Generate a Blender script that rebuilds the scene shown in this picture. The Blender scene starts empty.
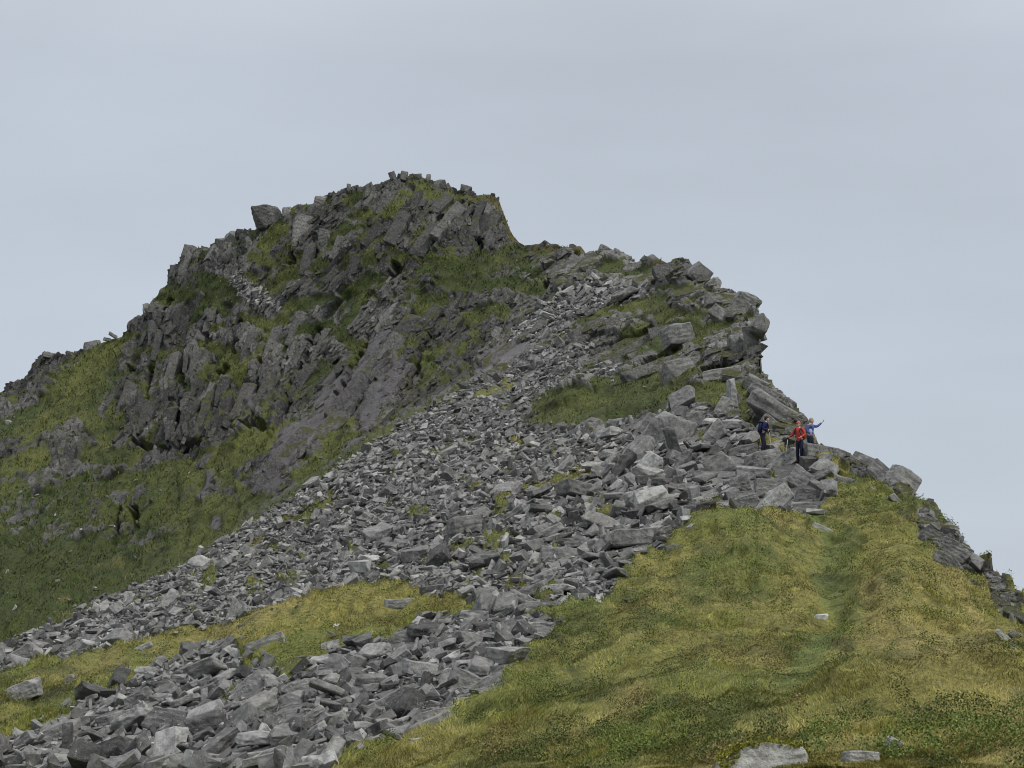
import bpy, bmesh, math, random
import numpy as np
from mathutils import Vector, Matrix, Euler

random.seed(3)
R = math.radians
SC = bpy.context.scene
COL = SC.collection
# ------------------------------------------------------------------ camera
F = 1911.0
PITCH = R(8.0)
cd = bpy.data.cameras.new('camera'); cam = bpy.data.objects.new('camera', cd); COL.objects.link(cam)
cd.sensor_width = 36.0; cd.lens = 36.0 * F / 1024.0
cd.clip_start = 0.2; cd.clip_end = 20000
cam.rotation_euler = (math.pi / 2 + PITCH, 0, 0)
SC.camera = cam
# ------------------------------------------------------------------ sky and sun
SUN_EL, SUN_AZ = R(52), R(128)        # azimuth clockwise from +Y (view direction)
W = bpy.data.worlds.new('World'); SC.world = W; W.use_nodes = True
nt = W.node_tree; nt.nodes.clear()
def N(t, kind, **kw):
    n = t.nodes.new(kind)
    for k, v in kw.items(): setattr(n, k, v)
    return n
out = N(nt, 'ShaderNodeOutputWorld'); bg = N(nt, 'ShaderNodeBackground')
sky = N(nt, 'ShaderNodeTexSky'); sky.sky_type = 'NISHITA'; sky.sun_disc = False
sky.sun_elevation = SUN_EL; sky.sun_rotation = SUN_AZ; sky.air_density = 1.0; sky.dust_density = 2.0
tc = N(nt, 'ShaderNodeTexCoord'); sep = N(nt, 'ShaderNodeSeparateXYZ')
nt.links.new(tc.outputs['Generated'], sep.inputs[0])
ramp = N(nt, 'ShaderNodeValToRGB')     # overcast: pale near the horizon, brighter high up
cr = ramp.color_ramp
cr.elements[0].position = 0.0; cr.elements[0].color = (4.85, 5.4, 6.1, 1)
cr.elements[1].position = 1.0; cr.elements[1].color = (9.6, 9.7, 9.9, 1)
e = cr.elements.new(0.16); e.color = (4.78, 5.32, 6.02, 1)
e = cr.elements.new(0.30); e.color = (4.6, 5.1, 5.75, 1)
e = cr.elements.new(0.5); e.color = (7.2, 7.4, 7.8, 1)
nt.links.new(sep.outputs['Z'], ramp.inputs[0])
mp = N(nt, 'ShaderNodeMapping'); mp.inputs['Scale'].default_value = (2.2, 2.2, 7.0)
nz = N(nt, 'ShaderNodeTexNoise'); nz.inputs['Scale'].default_value = 1.3; nz.inputs['Detail'].default_value = 5; nz.inputs['Roughness'].default_value = 0.5
nt.links.new(tc.outputs['Generated'], mp.inputs[0]); nt.links.new(mp.outputs[0], nz.inputs['Vector'])
mr = N(nt, 'ShaderNodeMapRange'); mr.inputs['From Min'].default_value = 0.3; mr.inputs['From Max'].default_value = 0.7
mr.inputs['To Min'].default_value = 0.93; mr.inputs['To Max'].default_value = 1.09
nt.links.new(nz.outputs['Fac'], mr.inputs['Value'])
vm = N(nt, 'ShaderNodeVectorMath', operation='SCALE')
nt.links.new(ramp.outputs[0], vm.inputs[0]); nt.links.new(mr.outputs[0], vm.inputs['Scale'])
mx = N(nt, 'ShaderNodeMixRGB'); mx.inputs[0].default_value = 0.96
nt.links.new(sky.outputs[0], mx.inputs[1]); nt.links.new(vm.outputs[0], mx.inputs[2])
nt.links.new(mx.outputs[0], bg.inputs[0]); bg.inputs[1].default_value = 0.087
nt.links.new(bg.outputs[0], out.inputs[0])
sl = bpy.data.lights.new('sun', 'SUN'); sl.energy = 1.5; sl.angle = R(11); sl.color = (1.0, 0.95, 0.88)
sun = bpy.data.objects.new('sun', sl); COL.objects.link(sun)
sd = Vector((math.sin(SUN_AZ) * math.cos(SUN_EL), math.cos(SUN_AZ) * math.cos(SUN_EL), math.sin(SUN_EL)))
sun.rotation_euler = sd.to_track_quat('Z', 'Y').to_euler()
VS = SC.view_settings
VS.view_transform = 'Standard'; VS.look = 'None'; VS.gamma = 1.0; VS.exposure = 0.37; VS.use_curve_mapping = False
SC.cycles.filter_width = 1.0
SC.cycles.max_bounces = 5; SC.cycles.diffuse_bounces = 3

# ------------------------------------------------------------------ numeric tools
rng = np.random.default_rng(7)
def sm(a, b, x):
    t = np.clip((x - a) / (b - a), 0, 1); return t * t * (3 - 2 * t)
def hsh(i, j, k, s):
    h = (i.astype(np.int64) * 374761393 + j.astype(np.int64) * 668265263 + k.astype(np.int64) * 2147483647 + s * 1274126177) & 0xffffffff
    h = ((h ^ (h >> 13)) * 1274126177) & 0xffffffff
    h = (h ^ (h >> 16)) * 2246822519 & 0xffffffff
    h = h ^ (h >> 15)
    return h.astype(np.float64) / 4294967295.0
def vnoise(x, y, z=None, s=0):
    if z is None: z = np.zeros_like(x)
    i, j, k = np.floor(x), np.floor(y), np.floor(z)
    fx, fy, fz = x - i, y - j, z - k
    fx = fx * fx * (3 - 2 * fx); fy = fy * fy * (3 - 2 * fy); fz = fz * fz * (3 - 2 * fz)
    r = 0
    for a in (0, 1):
        for b in (0, 1):
            for c in (0, 1):
                r = r + hsh(i + a, j + b, k + c, s) * (fx if a else 1 - fx) * (fy if b else 1 - fy) * (fz if c else 1 - fz)
    return r * 2 - 1
def fbm(x, y, z=None, s=0, o=4, g=0.5):
    r = 0; a = 1.0; t = 0
    for q in range(o):
        m = 2.03 ** q
        r = r + a * vnoise(x * m + q * 7.3, y * m + q * 3.1, None if z is None else z * m, s + q); t += a; a *= g
    return r / t
def facets(u, v, s, slope=1.2):
    """broken rock faces: every cell is a tilted plane; returns offset and distance to the joint"""
    i, j = np.floor(u), np.floor(v)
    f1 = np.full(u.shape, 9.0); f2 = np.full(u.shape, 9.0)
    cx = np.zeros_like(u); cy = np.zeros_like(u); ci = np.zeros_like(u); cj = np.zeros_like(u)
    for a in (-1, 0, 1):
        for b in (-1, 0, 1):
            ii, jj = i + a, j + b
            px = ii + 0.1 + 0.8 * hsh(ii, jj, ii * 0, s); py = jj + 0.1 + 0.8 * hsh(ii, jj, ii * 0 + 1, s)
            d = np.abs(u - px) * 0.5 + np.hypot(u - px, v - py)
            m = d < f1
            f2 = np.where(m, f1, np.minimum(f2, d))
            cx = np.where(m, px, cx); cy = np.where(m, py, cy); ci = np.where(m, ii, ci); cj = np.where(m, jj, cj)
            f1 = np.where(m, d, f1)
    z = ci * 0
    r1 = hsh(ci, cj, z + 2, s) - .5; r2 = hsh(ci, cj, z + 3, s) - .5; r3 = hsh(ci, cj, z + 4, s) - .5
    return r1 + slope * (r2 * (u - cx) + r3 * (v - cy)), f2 - f1

def rbf_fit(pts):
    p = np.array(pts, float); x, y, v = p[:, 0] / 100, p[:, 1] / 100, np.log(p[:, 2])
    n = len(p); d = np.hypot(x[:, None] - x, y[:, None] - y)
    A = np.zeros((n + 3, n + 3)); A[:n, :n] = d + np.eye(n) * 0.02
    A[:n, n] = 1; A[:n, n + 1] = x; A[:n, n + 2] = y; A[n, :n] = 1; A[n + 1, :n] = x; A[n + 2, :n] = y
    w = np.linalg.solve(A, np.concatenate([v, [0, 0, 0]]))
    return x, y, w
def rbf(f, x, y):
    cx, cy, w = f; x = x / 100; y = y / 100; r = w[-3] + w[-2] * x + w[-1] * y
    for a, b, q in zip(cx, cy, w[:-3]): r = r + q * np.sqrt((x - a) ** 2 + (y - b) ** 2 + 0.02)
    return np.exp(r)

SKYL = np.array([(-340,520),(-200,480),(-100,435),(-40,410),(0,393),(10,383),(17,380),(28,373),(35,366),(40,359),(48,356),(62,356),(75,355),(85,349),(95,344),(105,341),(118,336),(125,331),(137,320),(150,308),(160,294),(168,284),(172,272),(180,264),(188,254),(198,248),(205,245),(220,242),(232,237),(240,232),(252,230),(262,226),(275,222),(285,214),(296,206),(310,205),(326,197),(344,194),(352,191),(362,188),(372,184),(380,182),(390,177),(400,176),(412,176),(422,177),(432,181),(440,185),(452,189),(462,189),(470,192),(478,195),(494,195),(499,201),(504,214),(510,230),(518,241),(523,247),(532,246),(545,243),(565,246),(580,248),(600,250),(615,254),(630,257),(641,261),(652,260),(665,262),(683,266),(690,267),(700,270),(708,279),(717,289),(728,292),(740,294),(750,297),(756,303),(758,318),(759.5,360),(761,371),(766,376),(770,385),(773,392),(783,400),(790,407),(800,415),(812,430),(820,448),(835,452),(850,455),(862,455),(872,460),(885,466),(895,474),(905,486),(912,500),(920,505),(935,514),(950,527),(958,540),(972,550),(985,558),(995,572),(1010,584),(1024,600),(1060,640),(1100,672),(1200,730),(1360,800)], float)
def sky_y(x): return np.interp(x, SKYL[:, 0], SKYL[:, 1])
BND = np.array([(-340,760),(-100,680),(0,648),(60,622),(90,600),(150,580),(200,552),(240,528),(280,500),(310,478),(340,458),(400,420),(440,398),(480,374),(530,340),(570,310),(600,280),(640,250),(1400,250)], float)
near_pts = [(0,768,40),(200,768,34),(400,768,28),(600,768,22),(800,768,18),(1024,768,15),(-300,768,50),(1300,800,12),
 (1024,700,24),(800,700,27),(600,700,31),(400,700,37),(200,700,44),(0,700,53),(-300,700,75),
 (1024,650,34),(900,640,36),(800,640,37),(700,640,38),(600,640,41),(450,620,50),(300,650,47),(150,650,60),(0,668,62),
 (1150,700,26),(1024,600,46),(960,570,50),(960,540,55),(900,560,50),(800,560,54),(700,560,56),(600,560,60),(400,580,66),(550,560,62),
 (915,500,64),(850,460,76),(800,500,68),(700,500,72),(600,500,78),(500,520,78),(820,448,83),(800,465,80),(760,460,84),(700,450,86),
 (620,440,94),(540,440,104),(450,480,95),(300,560,84),(150,620,78),(0,655,72),(-300,740,74),(350,470,112),(250,530,102),(450,400,127)]
common = [(560,390,115),(640,400,104),(720,400,95),(780,405,94),(765,372,100),(762,320,108),(700,340,112),(620,350,122),(560,340,134),
 (700,270,130),(600,300,144),(640,262,152),(530,248,170),(540,300,156),(520,330,150),(500,370,138)]
crag_pts = [(0,640,150),(90,600,150),(200,555,145),(270,500,146),(340,455,146),(420,400,148),(480,360,150),(0,550,170),(0,450,202),(120,540,166),
 (120,430,192),(200,470,168),(260,440,160),(200,380,190),(300,380,174),(300,300,186),(200,300,205),(400,340,164),(400,260,176),(450,300,168),
 (450,230,176),(500,205,182),(400,178,188),(300,208,200),(200,250,212),(120,335,218),(40,360,230),(0,395,232),(-300,520,235),(-300,640,175),(-300,560,210)]
FA = rbf_fit(near_pts + common); FB = rbf_fit(crag_pts + common)
def depth(x, y):
    ys = sky_y(x); yy = np.maximum(y, ys)
    a = rbf(FA, x, yy); b = rbf(FB, x, yy)
    L = np.interp(x, BND[:, 0], BND[:, 1])
    wid = np.interp(x, [400, 520, 600], [6, 26, 60])
    w = sm(-wid * 0.2, wid, L - yy)
    return np.exp(np.log(a) * (1 - w) + np.log(b) * w)
cP, sP = math.cos(PITCH), math.sin(PITCH)
def unproj(x, y, D):
    rx = (x - 512) / F; ry = (384 - y) / F
    return np.stack([D * rx, D * (cP - ry * sP), D * (sP + ry * cP)], -1)
def proj(P):
    d = P[..., 1] * cP + P[..., 2] * sP; u = -P[..., 1] * sP + P[..., 2] * cP
    return 512 + F * P[..., 0] / d, 384 - F * u / d
def blur(a, n):
    for _ in range(n):
        a = np.pad(a, 1, mode='edge'); a = (a[:-2] + 2 * a[1:-1] + a[2:]) / 4; a = (a[:, :-2] + 2 * a[:, 1:-1] + a[:, 2:]) / 4
    return a
def surf(x, y):
    x = np.atleast_1d(np.asarray(x, float)); y = np.atleast_1d(np.asarray(y, float))
    return unproj(x, y, depth(x, y))
def surf_n(x, y, e=4.0):
    x = np.atleast_1d(np.asarray(x, float)); y = np.atleast_1d(np.asarray(y, float))
    a = surf(x + e, y) - surf(x - e, y); b = surf(x, y - e) - surf(x, y + e)
    n = np.cross(a, b); n /= np.linalg.norm(n, axis=-1, keepdims=True) + 1e-9
    return n
def in_poly(poly, x, y):
    p = np.array(poly, float); c = np.zeros(x.shape, bool); n = len(p); j = n - 1
    for i in range(n):
        xi, yi = p[i]; xj, yj = p[j]
        m = ((yi > y) != (yj > y)) & (x < (xj - xi) * (y - yi) / (yj - yi + 1e-12) + xi)
        c ^= m; j = i
    return c
def seg_d(x, y, a, b):
    ax, ay = a; bx, by = b; L = (bx - ax) ** 2 + (by - ay) ** 2 + 1e-9
    t = np.clip(((x - ax) * (bx - ax) + (y - ay) * (by - ay)) / L, 0, 1)
    return np.hypot(x - ax - t * (bx - ax), y - ay - t * (by - ay))
def strokes(lst, x, y, soft=0.5):
    r = np.zeros(x.shape)
    for st in lst:
        w = st[0]; pts = st[1:]
        for a, b in zip(pts, pts[1:] if len(pts) > 1 else pts):
            r = np.maximum(r, 1 - sm(w * (1 - soft), w * (1 + soft), seg_d(x, y, a, b)))
    return r
# ------------------------------------------------------------------ what grows and lies where
SCREE = [
 [(-340,770),(-100,690),(0,652),(60,628),(90,603),(150,584),(200,556),(240,530),(280,505),(310,482),(345,462),(400,424),(440,402),(480,380),(515,362),(560,345),(590,345),(575,385),(535,398),(518,415),(530,432),(600,434),(640,418),(690,408),(735,425),(760,447),(800,458),(828,470),(832,495),(812,513),(770,512),(705,510),(690,530),(700,545),(640,560),(622,578),(612,598),(560,606),(545,612),(520,610),(500,618),(470,600),(430,594),(405,582),(360,584),(300,600),(230,622),(150,640),(70,662),(0,676),(-100,710),(-340,800)],
 [(-340,860),(-100,800),(0,752),(50,728),(100,698),(150,672),(200,648),(225,635),(240,655),(262,665),(285,682),(310,670),(330,650),(375,652),(400,632),(420,622),(470,615),(500,612),(560,620),(552,634),(520,645),(510,662),(505,690),(475,700),(440,722),(400,742),(350,748),(330,768),(270,800),(-340,900)],
]
SMALL_SCREE = [[(505,345),(520,322),(548,305),(565,288),(590,282),(645,283),(650,300),(620,305),(585,315),(568,330),(548,345)],
               [(232,270),(262,288),(280,308),(262,312),(240,298),(226,282)],
               [(585,376),(598,366),(622,366),(612,380)]]
PATCH = [  # grass lying inside the scree: width, points
 (7,(300,520),(322,503),(332,497)),(4,(286,522),(296,519)),(5,(202,586),(214,574)),(4,(248,545),(262,540)),(5,(408,515),(424,512)),
 (5,(525,490),(545,486),(575,478),(590,472)),(3,(600,517),(610,511)),(3,(585,508),(604,500)),(4,(455,552),(490,545),(510,540)),(3,(425,562),(452,562)),(4,(477,396),(520,385),(534,374)),
 (3,(770,470),(772,474)),(3,(664,440),(672,436)),(3,(700,508),(720,500)),(4,(225,700),(232,690)),(4,(248,665),(240,650)),(2,(455,705),(462,703)),
 (5,(540,600),(552,590)),(3,(700,440),(706,432)),(4,(840,470),(862,462)),(5,(850,480),(830,490)),(3,(510,440),(520,445))]
CG = [  # grass ledges on the crag
 (11,(112,347),(85,375),(60,400),(30,420)),(9,(100,385),(70,410),(40,428)),(8,(0,428),(30,430)),(12,(268,438),(225,458),(190,470)),(14,(190,472),(150,482),(115,494)),(8,(90,455),(130,458)),
 (9,(232,362),(238,372)),(6,(205,345),(222,352)),(10,(110,440),(90,420)),(9,(0,470),(40,455)),(9,(150,520),(225,505)),(12,(225,540),(180,545)),
 (6,(262,246),(284,226)),(4,(310,208),(330,202)),(5,(252,257),(272,262)),(9,(205,280),(225,288)),(6,(165,300),(190,292)),(5,(215,300),(225,312)),(6,(268,292),(300,272)),
 (6,(292,306),(330,298)),(5,(262,325),(285,320)),(4,(245,318),(262,322)),(6,(350,200),(362,196)),(5,(392,205),(382,212),(352,218)),(5,(345,228),(330,238)),(6,(372,258),(350,262)),(4,(372,280),(345,296)),
 (5,(425,270),(450,262),(480,270)),(6,(450,285),(500,284),(545,290)),(4,(545,280),(520,265)),(8,(470,318),(500,310)),(6,(475,335),(460,350)),(5,(420,310),(445,300)),
 (6,(355,310),(340,330),(355,350)),(5,(300,330),(330,325)),(4,(350,365),(362,345)),(4,(420,385),(432,362)),(3,(400,360),(412,340)),
 (6,(600,265),(625,270),(645,270)),(3,(545,250),(580,252)),(4,(582,318),(610,308),(638,304)),(6,(620,306),(655,306),(680,314)),(5,(690,318),(702,330)),(5,(700,340),(706,352)),(3,(728,338),(740,344)),(4,(748,312),(752,318)),
 (3,(700,290),(712,292)),(4,(712,325),(730,322)),(10,(540,413),(570,409),(620,410)),(9,(560,402),(620,400),(670,396)),(7,(600,385),(650,380),(690,374)),(5,(585,362),(600,358)),(5,(570,352),(585,345)),
 (7,(715,386),(745,392),(760,398)),(4,(765,402),(780,410)),(5,(690,398),(715,400)),(5,(745,405),(748,425)),(4,(480,196),(498,198)),(3,(503,214),(512,236)),(4,(520,372),(530,360)),
 (7,(380,445),(410,425)),(6,(325,435),(335,452)),(6,(295,478),(320,465)),(5,(230,478),(250,500)),(4,(150,350),(165,360)),(4,(178,372),(190,388)),(3,(210,330),(222,324)),(4,(140,385),(150,400)),
 (30,(0,625),(60,600),(90,590)),(20,(0,590),(80,570)),(14,(85,590),(130,560))]
SLABS = [(11,(385,340),(352,385),(330,412)),(8,(400,362),(365,420)),(9,(340,380),(322,410)),(10,(535,335),(505,355),(485,375)),(12,(320,425),(290,440),(268,480)),(6,(218,520),(212,535)),(5,(245,395),(255,410)),(7,(150,490),(118,498)),(4,(210,470),(200,500))]
OUTC = [(8,(838,452),(865,458),(905,484)),(7,(922,522),(950,545),(985,575),(1015,605)),(9,(765,428),(790,440),(812,452)),(7,(860,470),(885,478),(905,490)),(6,(935,548),(960,570)),(6,(955,560),(975,575)),(5,(990,590),(1010,620)),(4,(1005,640),(1030,660)),(4,(840,452),(862,456)),(5,(920,535),(950,545))]
PATH = [(13,(785,690),(812,662),(826,630)),(11,(826,630),(832,605),(820,575)),(7,(820,575),(830,550),(826,532),(812,515))]
OLDP = [(4,(690,600),(694,575),(697,560))]
def L_of(x): return np.interp(x, BND[:, 0], BND[:, 1])
def masks(x, y):
    """grass 0..1, scree 0/1, crag 0/1, path 0..1 at photo-plane coordinates of ground points"""
    wx = x + 5 * fbm(x / 14, y / 9, s=3, o=3) + 1.5 * fbm(x / 3, y / 3, s=5, o=2)
    wy = y + 4 * fbm(x / 14, y / 9, s=4, o=3) + 1.2 * fbm(x / 3, y / 3, s=6, o=2)
    sc = np.zeros(x.shape, bool)
    for p in SCREE + SMALL_SCREE: sc |= in_poly(p, wx, wy)
    patch = (strokes(PATCH, wx, wy, .3) > .5) | ((fbm(x / 20 + y / 30, y / 8, s=8, o=3) > .42) & (x < 560) & (y < 610) & (y > 380))
    cragm = (y < L_of(x)) | ((y < 432) & (x > 515) & (x < 850)) | ((x > 440) & (x < 540) & (y < 400) & (y < L_of(x) + 12))
    cragm &= ~((x > 800) & (y > 450))
    return wx, wy, sc, patch, cragm

# ------------------------------------------------------------------ materials
def mat(name):
    m = bpy.data.materials.new(name); m.use_nodes = True; t = m.node_tree; t.nodes.clear()
    o = N(t, 'ShaderNodeOutputMaterial'); b = N(t, 'ShaderNodeBsdfPrincipled'); t.links.new(b.outputs[0], o.inputs[0])
    b.inputs['Roughness'].default_value = 0.85; b.inputs['Specular IOR Level'].default_value = 0.25
    return m, t, b
def tnoise(t, pos, scale, detail=4, rough=.55, dist=0):
    n = N(t, 'ShaderNodeTexNoise'); n.inputs['Scale'].default_value = scale; n.inputs['Detail'].default_value = detail
    n.inputs['Roughness'].default_value = rough; n.inputs['Distortion'].default_value = dist
    t.links.new(pos, n.inputs['Vector']); return n.outputs['Fac']
def tramp(t, src, pts):
    r = N(t, 'ShaderNodeValToRGB'); c = r.color_ramp
    while len(c.elements) < len(pts): c.elements.new(0.5)
    for e, (p, v) in zip(c.elements, pts):
        e.position = p; e.color = (v, v, v, 1) if isinstance(v, (int, float)) else (*v, 1)
    t.links.new(src, r.inputs[0]); return r.outputs[0]
def tmix(t, fac, a, b, mode='MIX'):
    n = N(t, 'ShaderNodeMixRGB', blend_type=mode)
    for i, s in ((0, fac), (1, a), (2, b)):
        if isinstance(s, (int, float)): n.inputs[i].default_value = s
        elif isinstance(s, tuple): n.inputs[i].default_value = (*s, 1)
        else: t.links.new(s, n.inputs[i])
    return n.outputs[0]
def tmath(t, op, a, b):
    n = N(t, 'ShaderNodeMath', operation=op)
    for i, s in ((0, a), (1, b)):
        if isinstance(s, (int, float)): n.inputs[i].default_value = s
        else: t.links.new(s, n.inputs[i])
    return n.outputs[0]
def rock_color(t, pos, base):
    """weathered grey: broad tone, dark stains, pale lichen specks, rusty tinge"""
    c = tmix(t, 1.0, base, tramp(t, tnoise(t, pos, 0.9, 5, .6), [(0.25, 0.72), (0.75, 1.25)]), 'MULTIPLY')
    c = tmix(t, 1.0, c, tramp(t, tnoise(t, pos, 5.0, 4, .65), [(0.3, 0.52), (0.5, 1.0), (0.72, 1.4)]), 'MULTIPLY')
    lich = tramp(t, tnoise(t, pos, 7.0, 5, .7, .6), [(0.60, 0.0), (0.68, 0.75)])
    c = tmix(t, lich, c, (0.40, 0.41, 0.37))
    moss = tramp(t, tnoise(t, pos, 1.7, 5, .7), [(0.60, 0.0), (0.72, 0.35)])
    c = tmix(t, moss, c, (0.12, 0.115, 0.06))
    return c
def bump(t, b, h, strength, dist):
    n = N(t, 'ShaderNodeBump'); n.inputs['Strength'].default_value = strength; n.inputs['Distance'].default_value = dist
    t.links.new(h, n.inputs['Height']); t.links.new(n.outputs[0], b.inputs['Normal'])
def attr(t, name):
    a = N(t, 'ShaderNodeAttribute'); a.attribute_name = name; return a
# ground, crag
M_GROUND, t, b = mat('hill_ground')
g = N(t, 'ShaderNodeNewGeometry'); pos = g.outputs['Position']
col = attr(t, 'tint').outputs['Color']; gr = attr(t, 'grass').outputs['Fac']
rc = rock_color(t, pos, col)
gn = tmix(t, 1.0, col, tramp(t, tnoise(t, pos, 2.6, 5, .7), [(0.28, 0.55), (0.5, 1.0), (0.72, 1.4)]), 'MULTIPLY')
gn = tmix(t, 1.0, gn, tramp(t, tnoise(t, pos, 11.0, 3, .7), [(0.3, 0.6), (0.5, 1.0), (0.7, 1.45)]), 'MULTIPLY')
t.links.new(tmix(t, gr, rc, gn), b.inputs['Base Color'])
h = tmath(t, 'ADD', tmath(t, 'MULTIPLY', tnoise(t, pos, 2.5, 6, .7), 1.0), tmath(t, 'MULTIPLY', tnoise(t, pos, 9.0, 4, .7), 0.4))
bump(t, b, h, 0.9, 0.35)
# stones
M_ROCK, t, b = mat('stone')
g = N(t, 'ShaderNodeNewGeometry'); pos = g.outputs['Position']
rc = rock_color(t, pos, attr(t, 'tint').outputs['Color'])
t.links.new(rc, b.inputs['Base Color'])
h = tmath(t, 'ADD', tnoise(t, pos, 4.0, 6, .65), tmath(t, 'MULTIPLY', tnoise(t, pos, 18.0, 4, .7), 0.35))
bump(t, b, h, 0.7, 0.12)
# bedrock with turf and moss caught on its flatter tops
M_CRAG, t, b = mat('crag_rock')
g = N(t, 'ShaderNodeNewGeometry'); pos = g.outputs['Position']
rc = rock_color(t, pos, attr(t, 'tint').outputs['Color'])
sx_ = N(t, 'ShaderNodeSeparateXYZ'); t.links.new(g.outputs['Normal'], sx_.inputs[0])
up = tmath(t, 'ADD', sx_.outputs['Z'], tmath(t, 'MULTIPLY', tnoise(t, pos, 1.1, 5, .7), 1.3))
mk = tramp(t, up, [(0.0, 0.0), (1.0, 1.0)])
mk = tmath(t, 'MULTIPLY', tmath(t, 'SUBTRACT', up, 1.20), 6.0); mkc = N(t, 'ShaderNodeClamp'); t.links.new(mk, mkc.inputs[0])
mg = tmix(t, tnoise(t, pos, 3.0, 4, .7), (.035, .042, .015), (.12, .12, .04))
t.links.new(tmix(t, mkc.outputs[0], rc, mg), b.inputs['Base Color'])
mpp = N(t, 'ShaderNodeMapping'); mpp.inputs['Scale'].default_value = (1, 1, .28); t.links.new(pos, mpp.inputs[0])
h = tmath(t, 'ADD', tnoise(t, pos, 3.0, 6, .65), tmath(t, 'MULTIPLY', tnoise(t, mpp.outputs[0], 6.0, 5, .7), 0.9))
bump(t, b, h, 1.0, 0.22)
# blades
M_BLADE, t, b = mat('grass_blade')
t.links.new(attr(t, 'tint').outputs['Color'], b.inputs['Base Color']); b.inputs['Roughness'].default_value = 0.7
b.inputs['Specular IOR Level'].default_value = 0.15

# ------------------------------------------------------------------ mesh helpers
def tag(o, label=None, cat=None, group=None, kind=None):
    for k, v in (('label', label), ('category', cat), ('group', group), ('kind', kind)):
        if v: o[k] = v
    return o
def np_mesh(name, V, F3, mats, tint=None, grass=None, smooth=None):
    """V (n,3); F3 (m,k) with k constant"""
    me = bpy.data.meshes.new(name); n = len(V); m, k = F3.shape
    me.vertices.add(n); me.vertices.foreach_set('co', np.ascontiguousarray(V, np.float32).ravel())
    me.loops.add(m * k); me.loops.foreach_set('vertex_index', np.ascontiguousarray(F3, np.int32).ravel())
    me.polygons.add(m); me.polygons.foreach_set('loop_start', np.arange(0, m * k, k, dtype=np.int32))
    me.update(calc_edges=True)
    if smooth is not None: me.polygons.foreach_set('use_smooth', np.broadcast_to(smooth, (m,)).astype(bool))
    else: me.polygons.foreach_set('use_smooth', np.zeros(m, bool))
    if tint is not None:
        a = me.color_attributes.new('tint', 'FLOAT_COLOR', 'POINT')
        a.data.foreach_set('color', np.concatenate([tint, np.ones((n, 1))], 1).astype(np.float32).ravel())
    if grass is not None:
        a = me.attributes.new('grass', 'FLOAT', 'POINT'); a.data.foreach_set('value', grass.astype(np.float32))
    me.materials.append(mats); me.validate()
    return me
def link(name, me, parent=None):
    o = bpy.data.objects.new(name, me); COL.objects.link(o); o.parent = parent; return o

def lerp(a, b, t): return np.asarray(a) * (1 - t[..., None]) + np.asarray(b) * t[..., None]
def grass_tint(x, y, P, cr):
    """living colours of the sward: olive on the crag, yellow green with straw and bilberry in front"""
    n1 = fbm(P[:, 0] * .12, P[:, 1] * .05, P[:, 2] * .12, s=21, o=4); n2 = fbm(P[:, 0] * .7, P[:, 1] * .24, P[:, 2] * .7, s=25, o=4)
    n3 = fbm(P[:, 0] * 1.6, P[:, 1] * .55, P[:, 2] * 1.6, s=31, o=3)
    near = lerp((.168, .184, .046), (.238, .226, .064), sm(-.35, .35, n1 + .5 * n2))
    straw = sm(.05, .5, n2 + .3 * n1 + .1)
    dry = strokes([(16,(868,600),(880,640),(935,665)),(20,(980,745),(1040,720)),(14,(700,760),(760,740),(860,735)),(8,(940,560),(985,640)),(9,(700,520),(790,530)),(6,(150,652),(230,628),(300,602)),(7,(20,690),(120,664)),(10,(560,740),(640,700))], x, y, .9)
    near = lerp(near, (.36, .29, .12), np.clip(straw * .18 + dry * (.36 + .4 * n3), 0, .85))
    dk = sm(.05, .38, n3 - .2 * n1)
    near = lerp(near, (.055, .075, .022), dk * .55)
    rust = sm(.35, .6, fbm(P[:, 0] * .35, P[:, 1] * .12, P[:, 2] * .35, s=41, o=3))
    near = lerp(near, (.17, .105, .05), rust * .2)
    heath = strokes([(7,(830,680),(870,668),(930,672),(955,672)),(5,(790,640),(850,655)),(5,(30,705),(70,692)),(5,(820,575),(850,590)),(7,(930,520),(960,545)),(6,(985,570),(1015,600)),(4,(625,608),(640,604)),(4,(545,632),(560,640)),(4,(900,520),(912,530))], x, y, .8)
    near = lerp(near, (.055, .06, .028), heath * .75)
    pale = strokes(PATH, x, y, .6); near = lerp(near, (.120, .175, .048), pale * np.clip(.45 + .8 * n2, 0, .7))
    pg = strokes([(20,(700,590),(760,580)),(14,(840,540),(850,620)),(12,(700,535),(760,535))], x, y, .9); near = lerp(near, (.105, .14, .035), pg * .6)
    far = lerp((.056, .074, .021), (.108, .122, .034), sm(-.4, .45, n1 + .6 * n2))
    far = lerp(far, (.03, .036, .014), sm(.1, .5, n3) * .6)
    far = lerp(far, (.15, .13, .05), sm(.3, .6, n2) * .4)
    bright = strokes([(10,(235,366),(238,372)),(12,(250,440),(190,470)),(8,(110,350),(60,400)),(6,(265,245),(280,228)),(7,(640,305),(600,312)),(6,(730,388),(760,396))], x, y, .8)
    far = lerp(far, (.125, .135, .036), bright * .6)
    red = strokes([(5,(487,199),(500,206)),(4,(503,212),(515,240)),(3,(530,246),(580,250)),(3,(640,262),(690,267)),(4,(760,318),(764,328))], x, y, .7)
    far = lerp(far, (.13, .095, .04), red * .6)
    t = np.clip(cr, 0, 1)
    return near * (1 - t[:, None]) + far * t[:, None]
def rock_tint(x, y, P):
    n = fbm(P[:, 0] * .15, P[:, 1] * .15, P[:, 2] * .25, s=51, o=4)
    c = lerp((.10, .10, .099), (.24, .238, .228), sm(-.5, .5, n))
    sl = strokes(SLABS, x, y, .5)
    c = lerp(c, (.20, .19, .20), sl * .8)
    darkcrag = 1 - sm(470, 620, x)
    return c * (1 - .36 * darkcrag * sm(-10, 10, L_of(x) - y))[:, None]

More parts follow.
